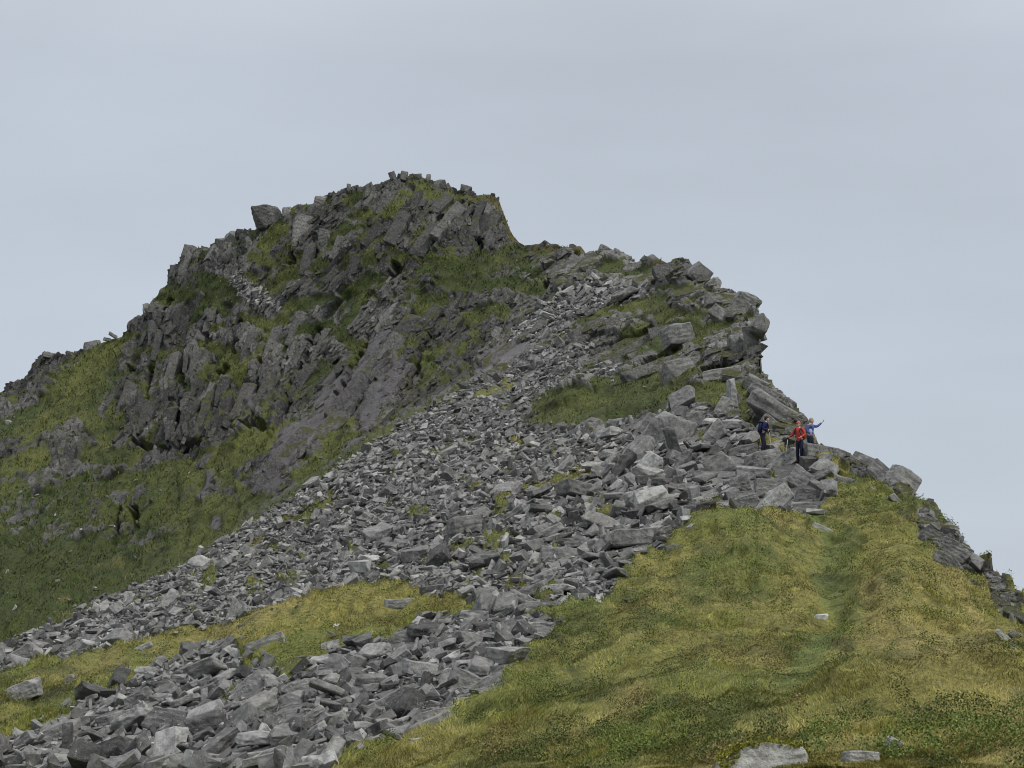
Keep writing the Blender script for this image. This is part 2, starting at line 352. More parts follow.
# ------------------------------------------------------------------ the mountain
xs = np.unique(np.concatenate([np.arange(-340, -10, 6.0), np.arange(-10, 1034, 1.2), np.arange(1034, 1361, 6.0)]))
NV = 500
s_vis = np.linspace(0, 1, NV)
nx = len(xs)
X = np.repeat(xs[None, :], NV, 0); ysk = sky_y(xs)
def sky_s(x):
    r = 0
    for dx in np.linspace(-56, 56, 15): r = r + np.interp(x + dx, SKYL[:, 0], SKYL[:, 1])
    return r / 15
def row_y(x, s):
    a = sky_s(x); b = np.maximum(772, a + 40); return a + (b - a) * s + (sky_y(x) - a) * (1 - s) ** 4
Y = row_y(xs[None, :], s_vis[:, None])
D = depth(X.ravel(), Y.ravel()).reshape(X.shape)
P = unproj(X, Y, D)
fx, fy = X.ravel(), Y.ravel(); P0 = P.reshape(-1, 3)
wx, wy, scm, patch, cragm = masks(fx, fy)
def blur3(a): return np.stack([blur(a[:, i].reshape(X.shape), 6).ravel() for i in range(3)], -1)
# normals of the smooth sheet
du = np.gradient(P, axis=1); dv = -np.gradient(P, axis=0)
Nn = np.cross(du, dv); Nn /= np.linalg.norm(Nn, axis=-1, keepdims=True) + 1e-9; Nn = Nn.reshape(-1, 3)
view = P0 / np.linalg.norm(P0, axis=1, keepdims=True)
dirn = Nn * .7 - view * .45; dirn[:, 2] = np.maximum(dirn[:, 2], 0); dirn = blur3(dirn); dirn /= np.linalg.norm(dirn, axis=1, keepdims=True)
u0, v0 = P0[:, 0], P0[:, 2] + P0[:, 1] * .15
def rot(a, ru, rv):
    a = R(a); wob = .22
    uu = u0 * math.cos(a) + v0 * math.sin(a); vv = -u0 * math.sin(a) + v0 * math.cos(a)
    uu = uu + wob * fbm(u0 * .4, v0 * .4, s=61, o=2); vv = vv + wob * fbm(u0 * .4, v0 * .4, s=62, o=2)
    return uu / ru, vv / rv     # long axis along uu
regs = [(84, sm(330, 230, fx) if False else 1 - sm(230, 330, fx)), (58, sm(230, 330, fx) * (1 - sm(500, 580, fx))), (24, sm(500, 580, fx))]
rockd = np.zeros(len(fx)); crack = np.zeros(len(fx))
tot = 0
for k, (ang, w) in enumerate(regs):
    d = 0; c = 0
    for q, (ru, rv, amp) in enumerate([[(8.0, 2.2, 1.5), (3.6, .85, .75), (1.5, .34, .30)], [(7.0, 1.9, 1.3), (3.0, .8, .6), (1.3, .36, .26)], [(5.0, 2.4, 1.3), (2.2, .9, .5), (.9, .36, .2)]][k]):
        uu, vv = rot(ang, ru, rv); f, e = facets(uu, vv, 100 + 10 * k + q, 1.3)
        d = d + amp * f; c = c + amp * .5 * np.exp(-e * 9)
    rockd += w * d; crack += w * c
slab = strokes(SLABS, wx, wy, .4)
big, _ = facets(*rot(60, 6, 2.5), 177, .8)
rockd = rockd * (1 - slab * .85) + slab * big * .5; crack *= 1 - slab * .8
outc = strokes(OUTC, wx, wy, .4)
gl = strokes(CG, wx, wy, .35)
low = sm(430, 520, fy) * (1 - sm(250, 330, fx))
nA = fbm(u0 * .22, v0 * .30, s=71, o=4); nB = fbm(u0 * 1.1, v0 * 1.3, s=75, o=3)
ledge = rockd / 1.2   # grass sits in hollows behind blocks
nC = fbm(u0 * 2.6, v0 * 2.2, s=78, o=3)
g_val = .385 + .30 * low + .80 * gl + .62 * nA + .42 * nB + .38 * nC - .10 * ledge - slab * .8
steepR = sm(700, 760, fx) * .1; g_val -= steepR
g_crag = sm(.38, .58, g_val)
g_near = np.ones(len(fx)) - sm(.25, .6, outc)
g_near[scm & ~patch] = 0
g_crag = np.where(scm & ~patch, 0, g_crag)
cr_soft = cragm.astype(float)
cr_b = blur(cr_soft.reshape(X.shape), 10).ravel()
grass = np.where(cragm, g_crag, g_near)
mound = .24 * fbm(P0[:, 0] * .9, P0[:, 1] * .38, P0[:, 2] * .9, s=81, o=4) + .22 * (1 - 2.4 * np.abs(fbm(P0[:, 0] * 1.7, P0[:, 1] * .6, s=83, o=2))) + .60 * fbm(P0[:, 0] * .22, P0[:, 1] * .22, P0[:, 2] * .3, s=85, o=3)
mfar = .5 * fbm(P0[:, 0] * .5, P0[:, 1] * .3, P0[:, 2] * .8, s=88, o=4)
scl = np.clip(D.ravel() / 60, .35, 1)
stone_amp = blur((1 - scm * .85).reshape(X.shape), 4).ravel() * (.5 + .3 * cr_b)
disp = (1 - grass) * (rockd * stone_amp - crack * stone_amp + .18 * cr_b) + grass * np.where(cragm, mfar + .25 * rockd, mound * scl)
gs = lambda cx, cy, rx, ry: np.exp(-((fx - cx) / rx) ** 2 - ((fy - cy) / ry) ** 2)
hump = .95 * gs(735, 552, 60, 26) + .5 * gs(905, 590, 34, 50) + .4 * gs(640, 640, 60, 18) - .16 * strokes([(16,) + tuple(p) for p in [st[1:] for st in PATH]], fx, fy, .9) + .45 * np.exp(-((fy - 694 + (fx - 920) * .05) / 9) ** 2) * sm(800, 860, fx)
disp += hump * (1 - cr_b) * (1 - scm)
disp *= np.where(fx > 1034, .5, 1)
disp = blur(disp.reshape(X.shape), 1).ravel()
GUL = [(2.6,(140,440),(146,400),(150,368)),(2.6,(176,446),(180,400),(186,358)),(2.8,(212,432),(216,395),(224,366)),(2.4,(250,424),(256,390),(262,360)),(2.6,(272,432),(300,372),(318,330)),(2.6,(334,412),(352,370),(374,328)),
 (2.6,(398,402),(420,352),(442,318)),(2.4,(292,262),(296,225)),(2.4,(315,258),(316,226)),(2.2,(117,530),(120,508)),(2.2,(134,526),(136,505)),(2.4,(160,330),(170,300)),(2.4,(205,345),(208,318)),(2.4,(236,350),(240,322)),(2.4,(120,400),(128,366)),(2.6,(380,300),(396,262)),(2.4,(420,262),(440,215)),(2.4,(480,245),(470,205)),
 (2.2,(600,352),(650,330)),(2.2,(620,368),(680,348)),(2.0,(705,372),(745,366)),(2.0,(742,362),(746,325)),(2.2,(545,265),(548,285)),(3,(135,446),(170,448),(205,436)),(3,(225,428),(262,424))]
disp -= 1.9 * strokes(GUL, wx, wy, .6) * (1 - .5 * slab)
PD = P0 + dirn * disp[:, None]
# the step between scree crest and gully stays calm
PD = P0 + dirn * disp[:, None]
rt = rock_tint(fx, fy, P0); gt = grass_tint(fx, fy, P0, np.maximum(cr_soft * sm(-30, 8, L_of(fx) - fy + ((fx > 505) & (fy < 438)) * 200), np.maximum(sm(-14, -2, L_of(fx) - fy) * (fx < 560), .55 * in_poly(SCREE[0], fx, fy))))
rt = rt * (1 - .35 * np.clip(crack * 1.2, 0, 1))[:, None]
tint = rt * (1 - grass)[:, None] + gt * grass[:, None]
G = grass.reshape(X.shape)
# ground in front of the frame, down to underfoot, and the far side of the ridge
row = PD.reshape(NV, nx, 3)
rows_P, rows_T, rows_G = [], [], []
tt = tint.reshape(NV, nx, 3)
NB = 80
for k in range(NB, 0, -1):
    q = k / NB; dist = 26 * q + 75 * q ** 4
    o = row[0].copy(); hz = P[0] / np.linalg.norm(P[0][:, :2], axis=1, keepdims=True)
    o[:, 0] += hz[:, 0] * dist; o[:, 1] += hz[:, 1] * dist
    o[:, 2] += -dist * .62
    am = min(1.8, dist * .18)
    n_a = fbm(o[:, 0] * .35, o[:, 1] * .35, o[:, 2] * .35, s=91, o=5); n_b = fbm(o[:, 0] * .35, o[:, 1] * .35, o[:, 2] * .35, s=97, o=5); fc, _ = facets(o[:, 1] * .4 + o[:, 0] * .2, o[:, 2] * .45, 98)
    o[:, 2] += n_a * am * 1.4; o[:, 0] -= np.abs(n_b + fc * .8) * am; o[:, 1] += n_a * am
    o[:, 2] = np.maximum(o[:, 2], -38)
    gb = sm(-.1, .12, fbm(o[:, 0] * .25, o[:, 1] * .25, o[:, 2] * .25, s=95, o=4)); yy0 = ysk
    tb = rock_tint(xs, yy0, o) * (1 - gb)[:, None] + grass_tint(xs, yy0, o, np.ones(nx)) * gb[:, None]
    rows_P.append(o); rows_T.append(tb); rows_G.append(gb)
for k in range(NV): rows_P.append(row[k]); rows_T.append(tt[k]); rows_G.append(G[k])
base = row[-1]; yb = Y[-1]
for k in range(1, 46):
    p = yb + 1800 * (k / 45.0) ** 2.2
    fac = (yb - 652.6) / (p - 652.6) if False else None
    tanb = sP + (384 - yb) / F * cP; tanp = sP + (384 - p) / F * cP
    z = np.minimum(unproj(xs, yb, D[-1])[:, 2], -.8)
    z = z * (1 - k / 45) + -1.65 * (k / 45)
    Dn = z / tanp
    o = unproj(xs, p, Dn)
    o = o * min(1, k / 6) + (o + (base - unproj(xs, yb, D[-1]))) * (1 - min(1, k / 6)) if k < 6 else o
    rows_P.append(o); rows_T.append(grass_tint(xs, np.full(nx, 768.0), o, np.zeros(nx))); rows_G.append(np.ones(nx))
AP = np.array(rows_P); AT = np.array(rows_T); AG = np.array(rows_G)
nr = AP.shape[0]; AP = AP.reshape(-1, 3); AT = AT.reshape(-1, 3); AG = AG.ravel()
idx = np.arange(nr * nx).reshape(nr, nx)
quad = np.stack([idx[1:, :-1], idx[1:, 1:], idx[:-1, 1:], idx[:-1, :-1]], -1).reshape(-1, 4)
pathm = strokes(PATH, wx, wy, .2) > .5
cls = np.zeros((nr, nx), int)
cls[NB:NB + NV] = np.where(pathm & ~scm, 2, cragm.astype(int)).reshape(NV, nx)
cls[:NB] = cls[NB]
qc = cls.ravel()[quad].max(1)
def part(name, c):
    q = quad[qc == c]; used = np.unique(q); mp_ = np.zeros(len(AP), np.int64); mp_[used] = np.arange(len(used))
    gq = AG[q].mean(1)
    me = np_mesh(name, AP[used], mp_[q], M_GROUND, AT[used], AG[used], gq > .5)
    return tag(link(name, me), kind='structure')
part('hillside', 0); part('crag', 1); part('footpath', 2)
# far valley floor out to the horizon
M_VAL, t, b = mat('valley_turf'); g = N(t, 'ShaderNodeNewGeometry')
t.links.new(tramp(t, tnoise(t, g.outputs['Position'], .004, 8, .6), [(.3, (.05, .065, .025)), (.7, (.10, .105, .05))]), b.inputs['Base Color'])
bm = bmesh.new(); bmesh.ops.create_circle(bm, cap_ends=True, segments=64, radius=9000)
me = bpy.data.meshes.new('ground'); bm.to_mesh(me); bm.free(); me.materials.append(M_VAL)
o = link('ground', me); o.location = (0, 0, -37.5); tag(o, kind='structure')

# ------------------------------------------------------------------ stones
HT = PD.reshape(NV, nx, 3)
def hit(x, y, grd=False):
    """the built (displaced) ground at a photo-plane point: position"""
    x = np.atleast_1d(np.asarray(x, float)); y = np.atleast_1d(np.asarray(y, float))
    lo = np.zeros(x.shape); hi = np.ones(x.shape)
    for _ in range(14):
        md = (lo + hi) / 2; m = row_y(x, md) < y; lo = np.where(m, md, lo); hi = np.where(m, hi, md)
    r = (lo + hi) / 2 * (NV - 1)
    r = np.clip(np.round(r), 0, NV - 1).astype(int); c = np.clip(np.searchsorted(xs, x), 0, nx - 1)
    if grd: return HT[r, c], G[r, c]
    return HT[r, c]
def hull(r, dims, jit=.22, cut=3, extra=0):
    """angular quarried-looking block: a jittered box with corners knocked off; returns verts, tri faces"""
    pts = []
    for sx in (-1, 1):
        for sy in (-1, 1):
            for sz in (-1, 1):
                p = np.array([sx, sy, sz]) * (1 - jit * r.random(3) * 1.6)
                pts.append(p)
    pts = np.array(pts)
    for i in r.choice(8, cut, replace=False): # chop a corner: two or three points instead of one
        p = pts[i].copy(); k = r.integers(0, 3); q = p.copy(); q[k] *= -.1 + .5 * r.random(); pts[i][(k + 1) % 3] *= .35 + .4 * r.random()
        pts = np.vstack([pts, q])
    for _ in range(extra):
        v = r.normal(size=3); v /= np.abs(v).max(); pts = np.vstack([pts, v * (.92 + .1 * r.random())])
    pts = pts * np.array(dims) / 2
    bm = bmesh.new()
    for p in pts: bm.verts.new(p)
    res = bmesh.ops.convex_hull(bm, input=bm.verts)
    bad = [g for g in res['geom_interior'] + res['geom_unused'] if isinstance(g, bmesh.types.BMVert)]
    if bad: bmesh.ops.delete(bm, geom=list(set(bad)), context='VERTS')
    lone = [v for v in bm.verts if not v.link_faces]
    if lone: bmesh.ops.delete(bm, geom=lone, context='VERTS')
    return bm
def bm_np(bm):
    bmesh.ops.triangulate(bm, faces=bm.faces[:]); bm.verts.ensure_lookup_table(); bm.verts.index_update()
    V = np.array([v.co[:] for v in bm.verts]); Fc = np.array([[v.index for v in f.verts] for f in bm.faces])
    bm.free(); return V, Fc
pr = np.random.default_rng(11)
PROTO = []
for k in range(48):
    L = 1.0; Wd = pr.uniform(.5, .9); T = pr.choice([.2, .28, .4, .6])
    PROTO.append(bm_np(hull(pr, (L, Wd, T * Wd + .06), .28, int(pr.integers(1, 4)))))
def frame(n, a, tilt, ta):
    """rotation with thickness axis near n, turned a about it, tilted"""
    z = Vector(n).normalized(); q = Vector((0, 0, 1)).rotation_difference(z)
    t = Matrix.Rotation(tilt, 3, Vector((math.cos(ta), math.sin(ta), 0)))
    roll = Matrix.Rotation(-random.gauss(.30, .38), 3, 'Y')
    return np.array(roll @ q.to_matrix() @ t @ Matrix.Rotation(a, 3, 'Z'))
SIZE_PTS = [(0,760,30),(100,740,28),(200,720,30),(300,700,30),(400,660,28),(480,640,24),(400,720,30),(150,690,24),(250,650,20),(540,615,20),(0,665,15),(100,630,13),(200,610,11),(300,570,10),
 (400,560,12),(500,560,18),(600,560,24),(650,530,26),(700,480,30),(780,480,34),(640,450,30),(560,460,15),(450,500,11),(350,500,10),(280,540,10),(450,430,7.5),(520,400,7),(560,370,7),(400,470,9),(520,340,8),
 (600,300,10),(560,320,8),(240,290,5),(640,390,9),(600,360,9),(490,590,22),(440,580,16),(620,590,14),(590,520,20)]
FS = rbf_fit(SIZE_PTS)
def size_at(x, y): return np.clip(rbf(FS, x, y), 4.5, 34)
rr = np.random.default_rng(5)
placed = []        # x, y, px length, level
def throw(polys, n, k, sep):
    """fill scree areas with stones k times the local size, at least sep lengths apart"""
    for poly in polys:
        p = np.array(poly); x0, y0 = p.min(0); x1, y1 = p.max(0)
        x0 = max(x0, -60); x1 = min(x1, 1080); y1 = min(y1, 800)
        area = (x1 - x0) * (y1 - y0)
        m = int(n * area / 1000)
        x = rr.uniform(x0, x1, m); y = rr.uniform(y0, y1, m)
        wxx, wyy, sc, pa, cm = masks(x, y)
        edge = rr.random(m) < .04
        ok = in_poly(poly, wxx, wyy) & (~pa | edge) & (y > sky_y(x) + 1)
        x, y = x[ok], y[ok]; sz = size_at(x, y) * k * rr.lognormal(0, .28, len(x)); sz = np.clip(sz, 2.2, 42)
        keepx, keepy, keeps = [], [], []
        grid = {}
        cell = 12.0
        for a, b, c in zip(x, y, sz):
            gi, gj = int(a // cell), int(b // cell); good = True; rg = int(c * sep // cell) + 1
            for i in range(gi - rg, gi + rg + 1):
                for j in range(gj - rg, gj + rg + 1):
                    for (qa, qb, qc) in grid.get((i, j), ()):
                        if abs(a - qa) < sep * .5 * (c + qc) and abs(b - qb) < sep * .32 * (c + qc): good = False; break
                    if not good: break
                if not good: break
            if good:
                grid.setdefault((gi, gj), []).append((a, b, c)); keepx.append(a); keepy.append(b); keeps.append(c)
        placed.extend(zip(keepx, keepy, keeps, [k] * len(keepx)))
ALLP = SCREE + SMALL_SCREE
throw(ALLP, 60, 1.5, .95)
throw(ALLP, 220, .95, .62)
throw(ALLP, 420, .6, .55)
throw(ALLP, 600, .36, .62)
# loose stones scattered in the turf along the scree edges and on the crag
m = 2600; ex = rr.uniform(-20, 1040, m); ey = rr.uniform(200, 768, m)
near_edge = np.zeros(m, bool)
for p in ALLP:
    ins = in_poly(p, ex, ey)
    for ddx, ddy in ((14, 8), (-14, -8), (10, -9), (-9, 9)): near_edge |= (~ins) & in_poly(p, ex + ddx, ey + ddy)
_, _, esc, _, ecr = masks(ex, ey)
keep = ((near_edge & (rr.random(m) < .55)) | (ecr & (rr.random(m) < .30) & (ey > sky_y(ex) + 3))) & ~esc & (ey > sky_y(ex) + 2)
for a, b, c in zip(ex[keep], ey[keep], ecr[keep]):
    placed.append((a, b, float(size_at(np.array([a]), np.array([b]))[0] * rr.uniform(.3, .75)) * (.8 if c else 1), .5))
placed = np.array(placed)
print('stones', len(placed))
PX, PY, PS, PK = placed.T
SP = hit(PX, PY); SN = surf_n(PX, PY, 6); SD = SP[:, 1] * cP + SP[:, 2] * sP
SN = SN * .7 + np.array([0, 0, .4]); SN /= np.linalg.norm(SN, axis=1, keepdims=True)
LEN = PS * SD / F
order = np.argsort(-PS * (1 + .25 * (PK > 1)))
# the named stones of the place: x, y, w, h, roll (deg, + = counter-clockwise), depth ratio, lift, label, toneshift
HERO = [
 (267,219,24,25,4,.8,.1,'big squarish boulder perched alone on the left skyline ridge of the crag',.6),
 (287,211,9,11,0,.8,.3,'small rounded block just right of the big perched skyline boulder',.95),
 (234,238,19,14,5,.9,.2,'low grey block on the skyline immediately left of the big perched boulder',1.0),
 (221,245,13,14,0,.8,.2,'dark knob of rock on the left skyline, second block left of the perched boulder',.8),
 (189,256,14,22,-12,.7,.2,'pointed dark fin of rock standing at the stepped left shoulder of the crag',.75),
 (176,270,12,13,0,.8,.2,'lowest dark knob on the stepped left shoulder of the crag',.75),
 (303,233,20,36,-4,.7,.3,'tall grey rock pillar standing right of the upper grass ledge',1.0),
 (320,206,12,22,-14,.6,.3,'leaning pillar touching the skyline above the tall grey pillar',.9),
 (325,240,13,24,0,.7,.2,'smaller upright block right of the tall grey rock pillar',.95),
 (349,187,6,9,4,.7,.4,'left one of two little teeth on the skyline left of the summit',.75),
 (354,188,5,7,-30,.7,.4,'right one of two little teeth on the skyline left of the summit',.75),
 (393,176,7,11,10,.8,.3,'leftmost knob of the summit crest',0.62),(404,176,8,11,0,.8,.3,'broad greenish knob on the summit crest, second from the left',0.7),
 (417,177,9,10,0,.8,.3,'squat dark block in the middle of the summit crest',0.62),(428,179,4,13,-4,.8,.4,'narrow upright tooth on the summit crest',.75),
 (439,185,12,12,-15,.8,.3,'rounded dark block just right of the upright summit tooth',0.62),(450,189,4,13,28,.8,.4,'thin splinter leaning left on the summit crest',0.62),
 (466,189,12,10,-20,.8,.4,'flat topped pale block at the right end of the summit crest',0.82),
 (53,355,18,5,-10,.8,.5,'flat slab capping the rocky rise on the far left skyline',1.0),(113,334,9,3,-30,.6,.6,'thin flake jutting up from the grassy left skyline',1.0),(107,338,7,3,-10,.6,.5,'short flake beside the jutting flake on the grassy left skyline',.9),
 (9,424,8,11,0,.8,.3,'pale upright stone at the far left edge of the crag',1.3),
 (92,345,16,9,12,.8,.3,'pale hump of rock on the left skyline between two grassy bits',1.1),
 (698,273,21,18,-38,.8,.35,'rounded grey block on the skyline at the top of the right ridge',1.1),(714,283,12,14,-45,.7,.3,'sloping block below the rounded block on the right ridge skyline',1.05),
 (746,302,24,17,-18,.8,.35,'domed cap block on the upper corner of the overhanging nose',1.05),(759,324,17,17,-25,.8,.35,'reddish rounded block that juts out farthest on the overhanging nose',.95),
 (752,350,15,40,4,.8,.2,'tall cracked wall block under the jutting nose',1.05),(738,352,14,32,12,.8,.2,'narrow face block beside the cracked wall block of the nose',1.0),
 (721,318,26,14,-38,.8,.3,'diagonal grey slab inside the nose below its cap',1.05),(722,350,20,18,5,.8,.25,'pale squarish face in the nose under the diagonal slab',1.05),
 (757,385,26,16,-28,.8,.3,'brown topped block on the skyline at the foot of the nose',1.0),(722,376,36,12,6,.8,.3,'long level block at the foot of the nose',1.1),
 (678,345,30,22,10,.8,.2,'big cracked face block left of the nose beside the grass strip',1.05),
 (680,375,34,24,22,.8,.25,'large wedge shaped boulder below the cracked face block',1.05),
 (731,404,7.5,44,1,1.1,2.2,'slim pale upright stone like a gatepost above the boulder jumble',1.45),
 (722,412,16,30,-28,.6,.6,'triangular leaning stone against the pale upright post stone',1.2),
 (780,416,62,17,-36,1.6,1.1,'long dark slab roofing the hollow behind the hikers',.95),(772,400,46,14,-33,.9,.4,'upper slab on the skyline above the roofing slab',.9),
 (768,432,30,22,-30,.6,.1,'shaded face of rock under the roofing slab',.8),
 (822,454,34,15,-6,.9,1.3,'flat topped boulder on the skyline right of the hikers',1.0),(843,456,22,11,-20,.9,.4,'low dark boulder at the right end of the hikers flat boulder',.9),
 (660,436,46,30,52,.6,.5,'largest leaning slab at the upper left of the boulder jumble',1.05),(645,428,36,17,48,.6,.4,'slab leaning on the largest slab of the jumble',1.0),
 (680,436,34,20,60,.6,.5,'steep split slab just right of the largest leaning slab',1.0),(694,425,20,24,8,.8,.4,'squarish grey block between the split slab and the triangular stone',.95),
 (615,424,18,14,0,.8,.4,'dark block at the left tip of the boulder jumble by the meadow',.85),
 (712,438,34,16,48,.7,.4,'slanting slab below the pale upright post stone',1.05),(742,454,30,18,12,.8,.4,'dark cornered block left of the navy hiker boots',.8),
 (764,460,36,17,14,.8,1.7,'boulder hiding the boots of the navy dressed hiker',1.0),(783,463,44,14,38,.8,.4,'long tilted slab left of the red dressed hiker',1.05),
 (752,476,34,18,-8,.8,.45,'broad grey block two stones below the navy hiker',1.05),(716,468,34,20,28,.8,.4,'wedge block left of the broad grey block',.95),
 (772,492,36,22,-6,.9,.45,'big flat faced block at the lower right of the jumble',1.0),(740,488,26,22,18,.9,.45,'pale cornered block left of the flat faced block',1.15),
 (800,484,30,24,-28,.8,.4,'tilted boulder below the red dressed hiker',1.05),(808,498,28,16,-10,.9,.4,'dark undercut block above the last stone of the jumble',.85),
 (801,510,27,13,-4,.9,.5,'last pale block at the grass below the jumble',1.15),(748,502,24,14,8,.9,.4,'pale lichened block at the lower edge of the jumble',1.2),
 (725,508,22,12,0,.9,.4,'low rounded block at the grass edge under the jumble',1.1),
 (845,485,26,14,-18,.9,.45,'dark boulder in the turf left of the twin skyline blocks',.95),(873,492,6,13,-10,.8,.5,'small pale upright stone beside the dark turf boulder',1.25),
 (900,483,28,30,-35,.7,.25,'great pale block on the right skyline with an undercut edge',1.0),(883,479,34,18,-42,.7,.4,'dark slab lying against the great pale skyline block',.9),(862,460,22,12,-25,.9,.4,'pale skyline boulder uphill of the great pale block',1.1),(896,500,20,9,-50,.7,.4,'thin pale slab under the great pale skyline block',1.2),
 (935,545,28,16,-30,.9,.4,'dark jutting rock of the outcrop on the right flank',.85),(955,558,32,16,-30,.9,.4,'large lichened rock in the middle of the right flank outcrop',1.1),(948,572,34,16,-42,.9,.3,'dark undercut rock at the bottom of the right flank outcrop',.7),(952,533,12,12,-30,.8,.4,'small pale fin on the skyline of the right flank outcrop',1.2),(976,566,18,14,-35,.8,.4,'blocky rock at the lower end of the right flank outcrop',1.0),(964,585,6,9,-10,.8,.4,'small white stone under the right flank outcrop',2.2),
 (1010,646,34,6,-48,.9,.5,'long pale edged slab on the right edge of the slope',1.6),(1018,640,18,10,-40,.8,.4,'dark rock beside the pale edged slab on the right edge',.8),(1008,617,20,7,-42,.8,.3,'flat rock near the right edge above the pale edged slab',1.0),
 (631,545,56,15,2,.9,.8,'long rectangular slab bridging a dark gap in the middle scree',1.15),(560,556,36,14,-4,.9,.5,'hog backed slab left of the bridging slab',1.05),
 (542,612,38,22,-4,.8,.5,'big flat faced square block at the grass corner of the scree',1.05),(530,594,40,14,24,.9,.5,'long slab leaning over the big square block',1.1),(541,626,26,7,-2,.9,.5,'pale plank of rock at the foot of the big square block',1.3),
 (24,699,33,17,24,.9,.45,'lone pale boulder lying in the grass strip on the left',1.35),(62,684,26,7,28,.9,.3,'pale slab sunk in the grass right of the lone pale boulder',1.3),(141,653,24,9,24,.9,.3,'low pale rocks in the grass strip by the upper scree',1.35),
 (269,650,38,22,22,.9,.45,'large humped boulder at the grass tongue in the lower scree',1.2),(253,689,38,22,36,.9,.4,'broad slab below the large humped boulder',1.05),
 (337,668,22,22,-22,.8,.5,'pale prow shaped stone at the tip of the grass tongue',1.3),(352,667,28,20,62,.8,.5,'dark leaning block right of the pale prow shaped stone',.85),
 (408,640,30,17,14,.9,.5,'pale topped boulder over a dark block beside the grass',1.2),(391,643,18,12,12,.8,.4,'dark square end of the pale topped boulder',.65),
 (300,688,34,12,14,.9,.5,'pale plate of rock under the grass tongue',1.2),(285,706,40,16,26,.9,.5,'large pale slab near the centre of the lower scree',1.2),
 (387,705,38,16,28,.9,.5,'wide wedge slab with a shaded front in the lower scree',1.0),(336,722,22,20,20,.9,.5,'pale cornered boulder below the wide wedge slab',1.25),
 (427,730,50,18,22,.9,.5,'long rock at the grass edge of the lower scree',1.1),(440,718,30,16,14,.9,.5,'pale rock above the long rock at the grass edge',1.3),
 (465,683,30,22,-24,.9,.5,'pointed pale boulder at the right edge of the lower scree',1.15),(488,684,44,12,36,.9,.5,'long pale edged slab beside the pointed pale boulder',1.2),
 (170,722,44,24,-10,.9,.5,'biggest pale slab in the left half of the lower scree',1.15),(140,700,30,16,28,.9,.5,'upturned slab above the biggest pale slab',1.0),(62,733,36,20,18,.9,.5,'dark cornered boulder at the left end of the lower scree',.9),(115,722,34,16,14,.9,.5,'flat slab between the dark cornered boulder and the biggest pale slab',1.1),
 (240,757,66,6,-2,1.2,.6,'pinkish plank of rock at the bottom edge of the scree',1.15),(258,759,60,14,10,.9,.5,'long pale slab on the bottom edge right of the pinkish plank',1.2),
 (766,781,84,38,-3,.9,.45,'moss capped pale boulder poking out of the grass at the bottom edge',1.9),(862,765,34,14,-4,.9,.3,'low whitish rock in the grass right of the moss capped boulder',1.5),(895,749,20,12,-35,.9,.4,'brownish tilted rock in the tall grass near the bottom right',1.2),
 (822,618,15,7,-4,.9,.5,'white stone beside the worn path',3.0),(800,548,30,5,-3,.9,.4,'flat pale rock lying across the path above the white stone',1.6),(745,546,24,10,10,.9,.4,'dark triangular rock in the upper turf below the jumble',.8),(822,530,20,6,-22,.9,.4,'white flecked flat rock at the top of the path',1.9),
 (336,626,6,4,0,.9,.5,'single white stone in the middle of the grass tongue',3.2),(400,604,30,9,4,.9,.5,'pale flat rock at the corner of the small grass knoll',1.35),
 (425,590,10,12,0,.8,.4,'small dark block above the grass knoll',.8),(417,560,30,22,12,.9,.3,'big dull block in the upper scree above the grass knoll',1.0),(290,580,14,9,10,.9,.4,'pale block near the lower edge of the upper scree',1.2),
]
